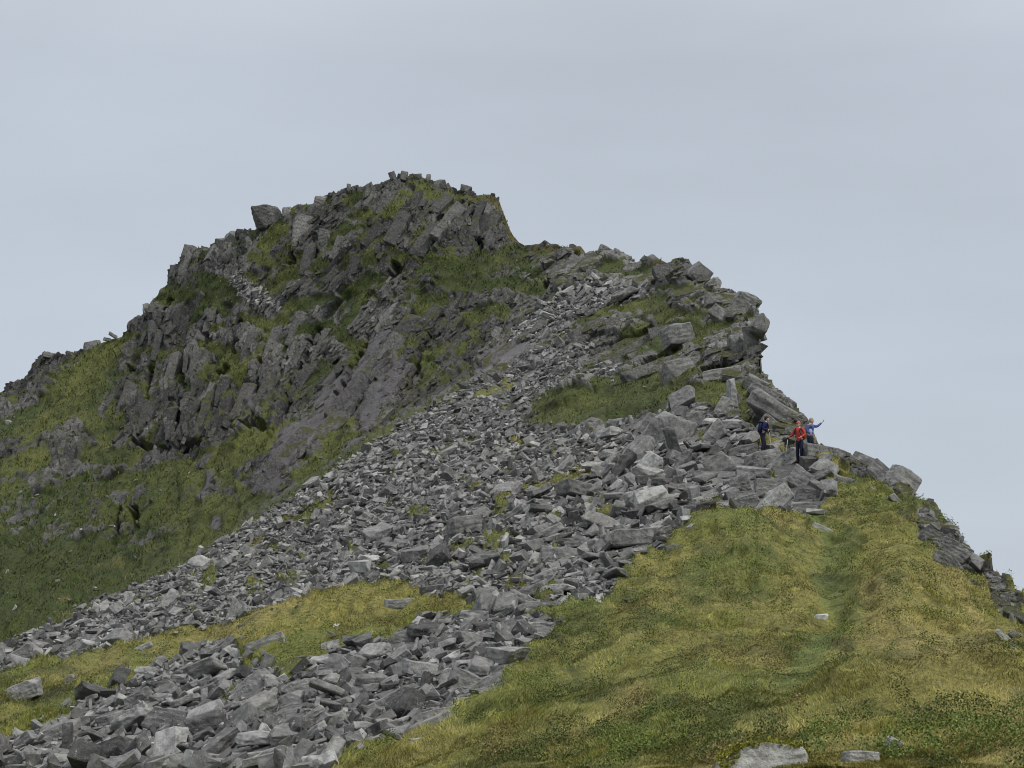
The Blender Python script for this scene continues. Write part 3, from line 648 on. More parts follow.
# the crag's own jointed blocks: ribs and pillars grown into the face
br = np.random.default_rng(77)
BPROTO = [bm_np(hull(br, (1, 1, 1), .26, int(br.integers(2, 5)))) for _ in range(40)]
BIGR = [(378,368,100,24,62,.35,1.0),(352,400,80,24,60,.3,.9),(322,438,64,26,56,.35,.95),(400,335,56,18,60,.3,1.05),(292,452,74,24,62,.3,.95),(270,482,44,18,65,.3,.9),(338,372,60,18,64,.35,1.1),
 (508,352,76,22,42,.3,.95),(535,335,44,18,44,.3,1.0),(488,378,50,18,45,.3,.9),(428,320,44,14,58,.35,1.0),(455,350,50,12,52,.35,.95),
 (145,425,54,15,86,.4,.8),(165,432,62,15,82,.4,.85),(186,424,58,14,80,.4,.8),(204,410,60,13,84,.4,.9),(222,418,50,14,82,.4,.75),(240,402,54,15,78,.4,.95),(128,402,46,13,84,.4,.85),(172,375,52,13,86,.4,.95),(196,368,46,12,84,.4,1.0),(222,392,40,12,84,.4,.9),
 (262,395,50,16,74,.4,.95),(284,410,46,16,70,.4,.9),(300,385,50,14,68,.4,1.05),(250,350,40,12,80,.4,.9),(272,345,46,13,78,.4,1.0),(296,330,44,13,76,.4,.95),(180,330,36,10,86,.4,.9),(210,320,34,10,84,.4,1.0),(160,350,36,10,86,.4,.85),
 (138,500,26,12,80,.2,.85),(122,502,20,10,88,.2,.9),(205,462,18,12,80,.3,1.1),(198,466,13,8,86,.3,1.2),(572,380,36,12,20,.35,1.0),(585,374,26,10,30,.35,.9),
 (400,232,44,16,70,.4,1.05),(425,240,52,18,62,.4,1.0),(448,225,54,16,60,.4,1.1),(470,232,50,15,66,.4,.95),(490,228,44,13,68,.4,1.0),(372,238,36,18,60,.4,.8),(340,250,34,12,76,.4,1.0),(310,262,38,12,78,.4,.95),(355,275,34,11,74,.4,.95),(385,205,30,14,74,.4,.95),(440,205,34,16,60,.4,1.0),
 (545,268,32,14,66,.4,1.0),(568,265,34,14,70,.4,.9),(590,268,28,14,50,.4,1.0),(650,282,34,22,24,.35,.95),(672,278,30,20,15,.35,1.05),(690,296,36,16,20,.35,1.0),(634,268,26,12,20,.35,.95),
 (600,335,62,20,26,.3,1.05),(636,334,66,18,22,.3,1.1),(668,328,50,16,14,.3,1.0),(625,352,74,18,28,.35,.95),(665,352,58,22,18,.35,1.1),(598,358,50,14,38,.35,.9),(650,372,60,18,24,.35,1.0),(690,366,40,18,12,.35,1.0),(580,345,40,12,46,.3,.95),
 (724,302,40,16,-14,.35,1.05),(742,314,34,16,-20,.35,.95),(740,338,30,24,80,.35,1.0),(752,350,34,16,88,.35,.95),(722,338,34,18,30,.35,1.1),(704,372,40,14,20,.35,1.05),(740,376,44,14,-8,.4,1.0),(766,398,44,16,-34,.5,.95),(785,414,44,14,-36,.5,.9),
 (868,466,36,14,-30,.4,1.0),(890,474,40,18,-38,.5,.95),(850,458,30,11,-15,.4,1.0),(905,494,22,14,-50,.4,1.0),(930,532,28,11,-35,.4,.8),(946,548,34,16,-34,.5,.9),(966,562,34,16,-36,.5,.9),(985,580,34,14,-38,.4,.85),(960,575,30,12,-40,.4,.7),(1003,600,30,12,-40,.4,.8),(1014,622,26,12,-42,.4,.75),(975,590,22,9,-40,.3,.9)]
def ribs():
    Vl, Fl, Tl = [], [], []; off = 0
    for (n, wpx, lr, prot, lvl) in ((6000, 6.0, 3.4, .32, 0), (26000, 3.8, 3.0, .36, 1), (50000, 2.2, 2.4, .36, 2)):
        x = br.uniform(-60, 1060, n); y = br.uniform(165, 650, n)
        ok = (y > sky_y(x) + (9, 4, 1)[lvl]); x, y = x[ok], y[ok]
        wxx, wyy, sc, pa, cm = masks(x, y); pt, gg = hit(x, y, True)
        sl = strokes(SLABS, wxx, wyy, .4)
        hp = (9, 5, 2)[lvl]
        for ddx, ddy in ((0, -hp), (0, hp), (hp * .6, 0), (-hp * .6, 0)):
            gg = np.maximum(gg, hit(x + ddx, np.maximum(y + ddy, sky_y(x + ddx)), True)[1] * .8)
        oc = strokes(OUTC, wxx, wyy, .3) > .5
        ok = (cm | oc) & ~sc & (gg < (.4, .5, .72)[lvl]) & (br.random(len(x)) > sl * .93); x, y, pt = x[ok], y[ok], pt[ok]
        nn = surf_n(x, y, 6); d = pt[:, 1] * cP + pt[:, 2] * sP
        tin = rock_tint(x, y, pt)
        for i in range(len(x)):
            a, b, e = 1 - sm(230, 330, x[i]), 1 - sm(500, 580, x[i]), x[i]
            ang = 84 * a + 58 * (b - a) + 24 * (1 - b) if b > a else 84 * a + 24 * (1 - a)
            if 370 < x[i] < 520 and y[i] < 270: ang = 74
            if x[i] > 760 and y[i] > 400: ang = -32
            ang = R(ang + br.normal(0, 9 if lvl == 0 else 16))
            w = wpx * min(1.5, br.lognormal(0, .3)) * d[i] / F * (1.0 if x[i] < 540 else 1.4); l = w * lr * br.uniform(.6, 1.4) * (1 if x[i] < 540 else .75)
            n_ = Vector((nn[i][0] * .2, nn[i][1] * .6 - .6, nn[i][2] * .6)); n_.normalize()
            ax = Vector((math.cos(ang), 0, math.sin(ang))); ax = (ax - n_ * ax.dot(n_)).normalized(); sd_ = n_.cross(ax)
            M3 = np.array(Matrix((ax, sd_, n_)).transposed() @ Matrix.Rotation(br.normal(0, .3), 3, 'X') @ Matrix.Rotation(br.normal(0, .16), 3, 'Y'))
            V, Fs = BPROTO[br.integers(0, 40)]
            dp = w * 1.3
            Vw = (V * np.array([l, w, dp])) @ M3.T + pt[i] + np.array(n_) * dp * (prot - .5 + .25 * br.random())
            Vl.append(Vw); Fl.append(Fs + off); off += len(V)
            Tl.append(np.tile(tin[i] * br.choice([.72, .9, 1.0, 1.12, 1.4]), (len(V), 1)))
    sxx = np.concatenate([np.arange(4, 130, 5.), np.arange(130, 345, 5.), np.arange(340, 500, 3.2), np.arange(500, 760, 4.6), np.arange(765, 840, 5.), np.arange(920, 1022, 5.)])
    for x in sxx:
        x += br.normal(0, 1.5); y = float(sky_y(x)) + br.uniform(1.5, 4); p, g1 = hit(x, y, True); p = p[0]
        if (g1[0] > .5 and br.random() < (.75 if x < 340 else .35)) or (x > 510 and br.random() < .3): continue
        d = p[1] * cP + p[2] * sP; sp = 340 < x < 500
        w = br.uniform(4, 8.5) * d / F; l = w * (br.uniform(1.1, 2.0) if sp else br.uniform(.7, 1.3)) * (1 if x < 500 else 1.2)
        rollb = br.normal(0, 13 if sp else 22) + (0 if x < 500 else 15)
        V, Fs = BPROTO[br.integers(0, 40)]
        M3 = np.array(Matrix.Rotation(R(rollb), 3, 'Y') @ Matrix.Rotation(br.uniform(0, 6.28), 3, 'Z'))
        Vl.append((V * np.array([w, w * .9, l])) @ M3.T + p + np.array([0, .3 * w, 0])); Fl.append(Fs + off); off += len(V)
        Tl.append(np.tile(rock_tint(np.array([x]), np.array([y]), p[None])[0] * br.choice([.7, .85, 1.0, 1.15]), (len(V), 1)))
    for (x, y, l, w, ang, prot, tn) in BIGR:
        y = max(y, float(sky_y(x)) + 3); p = hit(x, y)[0]; d = p[1] * cP + p[2] * sP; nn = surf_n(x, y, 8)[0]
        n_ = Vector((nn[0] * .2, nn[1] * .6 - .6, nn[2] * .6)); n_.normalize(); a = R(ang)
        ax = Vector((math.cos(a), 0, math.sin(a))); ax = (ax - n_ * ax.dot(n_)).normalized(); sd_ = n_.cross(ax)
        M3 = np.array(Matrix((ax, sd_, n_)).transposed() @ Matrix.Rotation(br.normal(0, .18), 3, 'X') @ Matrix.Rotation(br.normal(0, .06), 3, 'Y'))
        l = l * d / F; w = w * d / F; dp = w * .8
        bm = hull(br, (l, w, dp), .16, 2, 3); detail(bm, l * .5, br, 40); V, Fs = bm_np(bm)
        Vl.append(V @ M3.T + p + np.array(n_) * dp * (prot * .75 - .5)); Fl.append(Fs + off); off += len(V)
        Tl.append(np.tile(rock_tint(np.array([float(x)]), np.array([float(y)]), p[None])[0] * tn, (len(V), 1)))
    me = np_mesh('rock_outcrops', np.concatenate(Vl), np.concatenate(Fl), M_CRAG, np.concatenate(Tl)); return me
used = np.zeros(len(placed), bool)
hx = np.array([h[0] for h in HERO]); hy = np.array([h[1] for h in HERO]); hw = np.array([max(h[2], h[3]) for h in HERO]); hh = np.array([min(h[2], h[3]) for h in HERO])
for i in range(len(HERO)):
    m_ = (np.hypot((PX - hx[i]) / (hw[i] * .52), (PY - hy[i] - 2) / (hh[i] * .65 + 2)) < 1) & (PS > hh[i] * .5); used |= m_
order = [i for i in order if not used[i]]
N_IND = 300 - len(HERO)
ind = [i for i in order if 2 < PX[i] < 1022 and PY[i] < 764 and PS[i] > 5][:N_IND]
ind_set = set(ind)
def stone_mesh(name, Vs, Fs, tone):
    n = len(Vs); return np_mesh(name, Vs, Fs, M_ROCK, np.tile(np.array(tone)[None], (n, 1)))
def detail(bm, size, r, px):
    """edge wear, chipped and pitted faces"""
    bmesh.ops.dissolve_limit(bm, angle_limit=R(6), verts=bm.verts[:], edges=bm.edges[:])
    bmesh.ops.bevel(bm, geom=bm.edges[:], offset=size * .022, segments=1, affect='EDGES', clamp_overlap=True)
    bmesh.ops.triangulate(bm, faces=bm.faces[:])
    cuts = 2 if px < 22 else 3
    for _ in range(cuts):
        le = [e for e in bm.edges if e.calc_length() > size * (.16 if px < 22 else .09)]
        if not le: break
        bmesh.ops.subdivide_edges(bm, edges=le, cuts=1); bmesh.ops.triangulate(bm, faces=[f for f in bm.faces if len(f.verts) > 3])
    V = np.array([v.co[:] for v in bm.verts]) / size; o = r.random(3) * 50
    bm.normal_update(); Nv = np.array([v.normal[:] for v in bm.verts])
    d = .05 * fbm(V[:, 0] * 3 + o[0], V[:, 1] * 3 + o[1], V[:, 2] * 3 + o[2], s=7, o=3)
    st = V[:, 2] * 7 + fbm(V[:, 0] * 2 + o[1], V[:, 1] * 2, V[:, 2] * 2, s=9, o=2)
    d = d + .018 * (np.abs(st - np.floor(st) - .5) * 2 - .5)
    V = (V + Nv * d[:, None]) * size
    for v, c in zip(bm.verts, V): v.co = c
def tone_of(r, k=1.0, calm=False):
    b = .190 * k * (1 if calm else r.choice([.42, .62, .85, 1.0, 1.1, 1.3, 1.75])) * r.uniform(.9, 1.1); w = r.uniform(-.012, .012)
    return (b * (1 + w), b * (1.0 + w * .3), b * (.965 - w))
hr = np.random.default_rng(21)
BOULD = []          # (object, x, y, px w, px h) for the labels
for (x, y, w, h, roll, dr, lift, lab, tone) in HERO:
    yy = max(y, float(sky_y(x)) + 2); p = hit(x, yy)[0]; d = p[1] * cP + p[2] * sP
    if in_poly(SCREE[0], np.array([x]), np.array([y]))[0] or in_poly(SCREE[1], np.array([x]), np.array([y]))[0]: lift += .35
    if 'jumble' not in lab and y < 330: lift -= .1
    ww, hhh = w * d / F, h * d / F; dd = max(min(ww, hhh) * 1.3, .7 * dr * (ww + hhh) / 2)
    rnd = 1 if tone < 3 else 1
    bm = hull(hr, (ww * 1.14, dd, hhh * 1.2), .5 if 'capped pale' in lab else .12 if max(w, h) / min(w, h) > 2.3 else (.36 if max(w, h) < 22 or 'capped' in lab or 'perched alone' in lab else .22), 3, 16 if 'perched' in lab or 'capped pale' in lab or lab.find('round') >= 0 or lab.find('dom') >= 0 or lab.find('hump') >= 0 else 1)
    detail(bm, max(ww, hhh), hr, max(w, h))
    V, Fs = bm_np(bm)
    Mx = Matrix.Rotation(R(-roll), 3, 'Y') @ Matrix.Rotation(R(hr.uniform(-14, 14)), 3, 'Z') @ Matrix.Rotation(R(hr.uniform(-12, 6)), 3, 'X')
    V = V @ np.array(Mx).T
    c = unproj(x, y + (1.5 if max(w, h) < 26 else 0), d + dd * (.5 - lift) * .6)
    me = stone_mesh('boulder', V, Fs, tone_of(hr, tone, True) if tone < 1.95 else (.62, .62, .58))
    o = link('boulder', me); o.location = c
    if x > 600 and y > 520 or lab.find('white') >= 0 or lab.find('grass strip') > 0: o.location.z += hhh * .4
    tag(o, lab, 'boulder', None); BOULD.append((o, x, y, w, h))
tag(link('rock_outcrops', ribs()), kind='structure')
for (o, x, y, w, h) in BOULD:
    if 'moss capped pale' in o['label']:
        co = np.array([v.co[:] for v in o.data.vertices]); nn = np.array([v.normal[:] for v in o.data.vertices])
        k = (nn[:, 2] > .5) & (fbm(co[:, 0] * 5 + 3, co[:, 1] * 5, s=201, o=3) > -.02); src = co[k]
        n = 5000; q = hr.integers(0, len(src), n); c = src[q] + hr.normal(0, .016, (n, 3)) + np.array([0, 0, .008])
        a = hr.normal(size=(n, 3)) * .011; b = hr.normal(size=(n, 3)) * .011
        V = np.stack([c - a, c + b, c + a], 1).reshape(-1, 3); Fq = np.arange(n * 3).reshape(-1, 3)
        mo = link('moss', np_mesh('moss', V, Fq, M_BLADE, np.repeat(np.array([[.19, .19, .03]]) * hr.lognormal(0, .35, (n, 1)), 3, 0)), o)
# individual stones of the scree
INDL = []
for i in ind:
    sz = LEN[i] * 1.05; Wd = rr.uniform(.5, .85); T = rr.choice([.24, .32, .45, .62])
    bm = hull(rr, (sz, sz * Wd, sz * (T * Wd + .08)), .26, int(rr.integers(2, 4)))
    detail(bm, sz, rr, PS[i]); V, Fs = bm_np(bm)
    Mx = frame(SN[i], rr.normal(.2, .7) + (math.pi if rr.random() < .5 else 0), abs(rr.normal(0, .55)), rr.uniform(0, 6.28))
    V = V @ Mx.T
    me = stone_mesh('boulder', V, Fs, tone_of(rr)); o = link('boulder', me)
    o.location = SP[i] + SN[i] * sz * (.12 + .18 * rr.random())
    tag(o, None, 'boulder', None); INDL.append((o, PX[i], PY[i], PS[i], sum(me.attributes['tint'].data[0].color[:3]) / 3, T))
# all the smaller stones
def pile(name, sel):
    Vl, Fl, Tl = [], [], []; off = 0
    for i in sel:
        V, Fs = PROTO[rr.integers(0, len(PROTO))]; sz = LEN[i] * 1.08
        Mx = frame(SN[i], rr.normal(.2, .8) + (math.pi if rr.random() < .5 else 0), abs(rr.normal(0, .6)), rr.uniform(0, 6.28))
        Vw = (V * sz * rr.uniform(.85, 1.15, 3)) @ Mx.T + SP[i] + SN[i] * sz * (.05 + (.28 if PK[i] < 1.2 else .15) * rr.random())
        Vl.append(Vw); Fl.append(Fs + off); off += len(V); Tl.append(np.tile(np.array(tone_of(rr))[None], (len(V), 1)))
    me = np_mesh(name, np.concatenate(Vl), np.concatenate(Fl), M_ROCK, np.concatenate(Tl))
    o = link(name, me); return o
rest = [i for i in order if i not in ind_set]
tag(pile('scree', rest), 'countless small angular grey stones filling the scree between the larger boulders', 'scree', kind='stuff')

ANCH = [(267,216,'the perched skyline boulder'),(303,233,'the tall skyline rock pillar'),(410,178,'the summit crest'),(250,290,'the small stone chute on the crag'),
 (600,300,'the stone patch under the ridge saddle'),(748,305,'the domed cap of the nose'),(752,350,'the tall cracked wall of the nose'),(680,345,'the big face block beside the upper grass strip'),
 (680,375,'the wedge boulder below the nose'),(600,365,'the little stone patch above the meadow'),(600,410,'the green meadow in mid slope'),(660,436,'the largest leaning slab'),(731,406,'the pale post stone'),
 (765,448,'the navy dressed hiker'),(798,448,'the red dressed hiker'),(823,452,'the flat skyline boulder by the hikers'),(752,476,'the broad grey block below the hikers'),(772,492,'the flat faced block low in the jumble'),
 (800,510,'the last pale block of the jumble'),(902,481,'the great pale skyline block'),(945,556,'the right flank outcrop'),(631,546,'the bridging slab'),(570,485,'the grass streak in the middle scree'),(605,514,'the tiny grass spot right of centre'),
 (560,556,'the hog backed slab'),(542,612,'the big square block at the grass corner'),(480,548,'the thin grass streak left of the hog backed slab'),(416,513,'the lone grass spot in the upper scree'),(318,507,'the rusty grass knoll'),
 (208,580,'the narrow grass spot near the scree tail'),(60,640,'the lower left end of the upper scree'),(140,612,'the upper edge of the upper scree tail'),(290,580,'the pale block near the upper scree edge'),(445,605,'the small grass knoll between the screes'),
 (417,560,'the big dull block'),(408,640,'the pale topped boulder beside the grass'),(488,684,'the long pale edged slab'),(465,683,'the pointed pale boulder'),(427,730,'the long rock at the lower grass edge'),(387,705,'the wide wedge slab'),
 (336,722,'the pale cornered boulder'),(337,668,'the pale prow shaped stone'),(269,650,'the humped boulder'),(253,689,'the broad slab under the humped boulder'),(285,706,'the large pale central slab'),
 (170,722,'the biggest pale slab'),(140,700,'the upturned slab'),(62,733,'the dark cornered boulder'),(115,722,'the flat slab by the dark cornered boulder'),(240,757,'the pinkish plank'),(24,699,'the lone boulder in the grass strip'),(500,440,'the crest of the upper scree'),(400,450,'the upper scree where it meets the crag'),(340,560,'the middle of the upper scree'),(650,500,'the step between jumble and middle scree'),(700,475,'the heart of the boulder jumble')]
keyed = {}
for (o, x, y, w, b_, T_) in INDL:
    k = min(range(len(ANCH)), key=lambda q: math.hypot(ANCH[q][0] - x, (ANCH[q][1] - y) * 1.2)); ax_, ay_, ph = ANCH[k]
    dx_, dy_ = x - ax_, y - ay_; dd_ = math.hypot(dx_, dy_); an = math.degrees(math.atan2(-dy_, dx_)) % 360
    dr = ['right of', 'above right of', 'above', 'above left of', 'left of', 'below left of', 'below', 'below right of'][int((an + 22.5) // 45) % 8]
    if dd_ < 7: dr = 'right at'
    ds = '' if dd_ < 22 else ('a bit ' if dd_ < 42 else 'well ')
    tn_ = 'dark' if b_ < .19 else ('pale' if b_ > .26 else 'grey'); sh = 'slab' if T_ < .4 else ('block' if T_ < .5 else 'chunk')
    keyed.setdefault(f'{tn_} {sh} {ds}{dr} {ph}', []).append((w, o))
for lab, lst in keyed.items():
    lst.sort(key=lambda q: -q[0])
    pre = [''] if len(lst) == 1 else (['larger ', 'smaller '] if len(lst) == 2 else ['largest '] + ['middling '] * (len(lst) - 2) + ['smallest '])
    for p_, (w, o) in zip(pre, lst): tag(o, p_ + lab, 'boulder', 'angular boulders lying in the scree')


gr_ = np.random.default_rng(99)
def blades(n, y0, y1, hpx, far):
    x = gr_.uniform(-30, 1054, n); y = y0 + (y1 - y0) * gr_.random(n)
    ok = y > sky_y(x) + .5; x, y = x[ok], y[ok]
    p, gg = hit(x, y, True); wxx, wyy, sc, pa, cm = masks(x, y)
    ok = (gg > .45) & (cm if far else ~cm)
    pp = strokes(PATH + OLDP, wxx, wyy, .4); ok &= gr_.random(len(x)) > pp * .25
    x, y, p = x[ok], y[ok], p[ok]; n = len(x)
    # jitter so blades do not sit on grid points
    d = p[:, 1] * cP + p[:, 2] * sP; p = p + gr_.normal(0, 1, (n, 3)) * (d / F)[:, None] * np.array([.8, 1.5, .15])
    crr = np.clip(np.maximum(cm[ok].astype(float) if len(cm) == len(ok) else 0, 0), 0, 1)
    tn = grass_tint(x, y, p, np.maximum(crr, np.maximum(sm(-14, -2, L_of(x) - y) * (x < 560), .55 * in_poly(SCREE[0], x, y))))
    cl = fbm(p[:, 0] * 1.1, p[:, 1] * .4, p[:, 2] * 1.1, s=131, o=3); cl2 = fbm(p[:, 0] * 4, p[:, 1] * 4, p[:, 2] * 4, s=135, o=2)
    k = gr_.lognormal(0, .24, n) * np.clip(1 + .8 * cl, .5, 1.5); straw = (gr_.random(n) < (.06 if far else .16)) & (cl > -.2)
    tn = tn * k[:, None] * (1 + .45 * cl2[:, None]); tn[straw] = tn[straw] * .35 + np.array([.34, .28, .13]) * .65 * k[straw][:, None] * (.5 if far else 1)
    h = hpx * d / F * np.clip(1 + 1.5 * cl + .4 * cl2, .2, 2.6) * gr_.uniform(.6, 1.3, n); h = np.minimum(h, .45 if not far else .7) * (1 - .6 * strokes(PATH, x, y, .6))
    if not far: h = np.maximum(h, .05)
    w = np.maximum(.010, d / F * (.55 if not far else .9)) * gr_.uniform(.7, 1.3, n)
    a = gr_.uniform(0, 2 * math.pi, n); lean = gr_.uniform(.2, 1.3, n) * h; la = 5 * fbm(p[:, 0] * .9, p[:, 1] * .9, s=141, o=2) + gr_.normal(0, .7, n)
    sx = np.stack([np.cos(a), np.sin(a), 0 * a], -1) * w[:, None] * .5
    ln = np.stack([np.cos(la), np.sin(la), 0 * a], -1) * lean[:, None]
    b0 = p - np.array([0, 0, .02]); m_ = b0 + ln * .35; m_[:, 2] += h * .6; tp = b0 + ln; tp[:, 2] += h * .92
    V = np.stack([b0 - sx, b0 + sx, m_ + sx * .8, m_ - sx * .8, tp], 1).reshape(-1, 3)
    q = np.arange(n)[:, None] * 5
    Fa = np.concatenate([q + np.array([[0, 1, 2]]), q + np.array([[0, 2, 3]]), q + np.array([[3, 2, 4]])], 0)
    T = np.repeat(tn, 5, 0); T = np.clip(T * np.tile(np.array([.8, .8, 1, 1, 1.15]), n)[:, None], .005, .6)
    return V, Fa, T
def grass_obj(name, sets, label):
    Vl, Fl, Tl = [], [], []; off = 0
    for st in sets:
        V, Fa, T = blades(*st); Vl.append(V); Fl.append(Fa + off); Tl.append(T); off += len(V)
    o = link(name, np_mesh(name, np.concatenate(Vl), np.concatenate(Fl), M_BLADE, np.concatenate(Tl)))
    tag(o, label, 'grass', kind='stuff'); return o
grass_obj('grass', [(420000, 440, 772, 2.3, False), (170000, 570, 772, 3.4, False), (70000, 690, 772, 5.5, False)], 'rough yellow green moorland grass covering the near slope')
def clumps(n):
    x = gr_.uniform(-30, 1054, n); y = 445 + 327 * gr_.random(n)
    ok = y > sky_y(x) + .5; x, y = x[ok], y[ok]
    p, gg = hit(x, y, True); wxx, wyy, sc, pa, cm = masks(x, y)
    cl = fbm(p[:, 0] * 3.2, p[:, 1] * 1.0, s=151, o=3) + .25 * fbm(p[:, 0] * .3, p[:, 1] * .3, s=155, o=2)
    ok = (gg > .5) & ~cm & (cl > .17) & (gr_.random(len(x)) > .9 * strokes(PATH, x, y, .6)); x, y, p, cl = x[ok], y[ok], p[ok], cl[ok]; n = len(x)
    d = p[:, 1] * cP + p[:, 2] * sP; px = (d / F)[:, None]
    top = np.clip((cl - .14) * 1.0, 0, .22)
    c = p + gr_.normal(0, 1, (n, 3)) * px * np.array([1, 2, .1]); c[:, 2] += top * gr_.uniform(.2, 1, n)
    a = gr_.normal(size=(n, 3)); a /= np.linalg.norm(a, axis=1, keepdims=True); b = np.cross(a, gr_.normal(size=(n, 3))); b /= np.linalg.norm(b, axis=1, keepdims=True)
    sz = (np.maximum(.014, d / F * .75) * gr_.uniform(.6, 1.4, n))[:, None]
    V = np.stack([c - a * sz, c + b * sz * .7, c + a * sz, c - b * sz * .7], 1).reshape(-1, 3)
    k = gr_.lognormal(0, .3, n)[:, None]; typ = fbm(p[:, 0] * .5, p[:, 1] * .2, s=161, o=2)[:, None]
    T = np.where(typ > .18, np.array([[.17, .145, .055]]), np.where(typ < -.15, np.array([[.12, .16, .04]]), np.array([[.088, .108, .032]]))) * k
    q = np.arange(n)[:, None] * 4
    return V, np.concatenate([q + np.array([[0, 1, 2]]), q + np.array([[0, 2, 3]])], 0), np.repeat(np.clip(T, .005, .5), 4, 0)
V, Fa, T = clumps(640000)
tag(link('bilberry_clumps', np_mesh('bilberry_clumps', V, Fa, M_BLADE, T)), 'low dark bilberry and moss clumps dotted through the grass', 'undergrowth', kind='stuff')
grass_obj('crag_grass', [(260000, 170, 660, 2.2, True)], 'dark olive grass growing on the ledges of the crag')



# ------------------------------------------------------------------ hikers
def plain(name, c, rough=.8):
    m, t, b = mat(name); b.inputs['Roughness'].default_value = rough
    g = N(t, 'ShaderNodeNewGeometry')
    t.links.new(tmix(t, 1.0, c, tramp(t, tnoise(t, g.outputs['Position'], 14, 4), [(.3, .8), (.7, 1.2)]), 'MULTIPLY'), b.inputs['Base Color']); return m
M_SKIN = plain('skin', (.55, .34, .26), .6); M_NAVY = plain('navy_cloth', (.012, .018, .07)); M_NAVY2 = plain('dark_navy_cloth', (.012, .014, .035)); M_RED = plain('red_cloth', (.42, .05, .045)); M_PINK = plain('coral_cloth', (.52, .13, .12))
M_BLUE = plain('blue_cloth', (.06, .10, .28)); M_PALE = plain('pale_blue_cloth', (.45, .56, .70)); M_BOOT = plain('boot_leather', (.03, .022, .018)); M_HAIR = plain('dark_hair', (.03, .018, .012)); M_METAL = plain('pole_metal', (.45, .45, .46), .4); M_GREYH = plain('grey_hair', (.3, .28, .26)); M_BLK = plain('black_rubber', (.015, .015, .015))
def skin_obj(name, pts, edges, material, parent, root=0, sub=1, extra=None):
    """one continuous tapered surface grown over a jointed skeleton; pts: (x, y, z, radius)"""
    me = bpy.data.meshes.new(name); me.from_pydata([p[:3] for p in pts], edges, [])
    ob = bpy.data.objects.new(name, me); COL.objects.link(ob)
    sk = ob.modifiers.new('s', 'SKIN'); sk.use_smooth_shade = True
    for i, p in enumerate(pts):
        r_ = p[3]; me.skin_vertices[0].data[i].radius = r_ if isinstance(r_, tuple) else (r_, r_); me.skin_vertices[0].data[i].use_root = (i == root)
    sb = ob.modifiers.new('u', 'SUBSURF'); sb.levels = sb.render_levels = sub
    dg = bpy.context.evaluated_depsgraph_get(); dg.update()
    m2 = bpy.data.meshes.new_from_object(ob.evaluated_get(dg)); bpy.data.objects.remove(ob)
    m2.name = name
    if extra:
        bm = bmesh.new(); bm.from_mesh(m2)
        for fn in extra: fn(bm)
        bm.to_mesh(m2); bm.free()
    m2.materials.clear(); m2.materials.append(material)
    for p in m2.polygons: p.use_smooth = True
    return link(name, m2, parent)
def blob(bm, c, r, seg=14):
    g = bmesh.ops.create_uvsphere(bm, u_segments=seg, v_segments=10, radius=1.0)
    for v in g['verts']: v.co = Vector((v.co.x * r[0] + c[0], v.co.y * r[1] + c[1], v.co.z * r[2] + c[2]))
    return g['verts']
def bm_obj(name, bm, m, parent):
    me = bpy.data.meshes.new(name); bm.to_mesh(me); bm.free(); me.materials.append(m)
    for p in me.polygons: p.use_smooth = True
    return link(name, me, parent)
def arm_pts(sh, el, wr): return [Vector(sh), Vector(el), Vector(wr)]
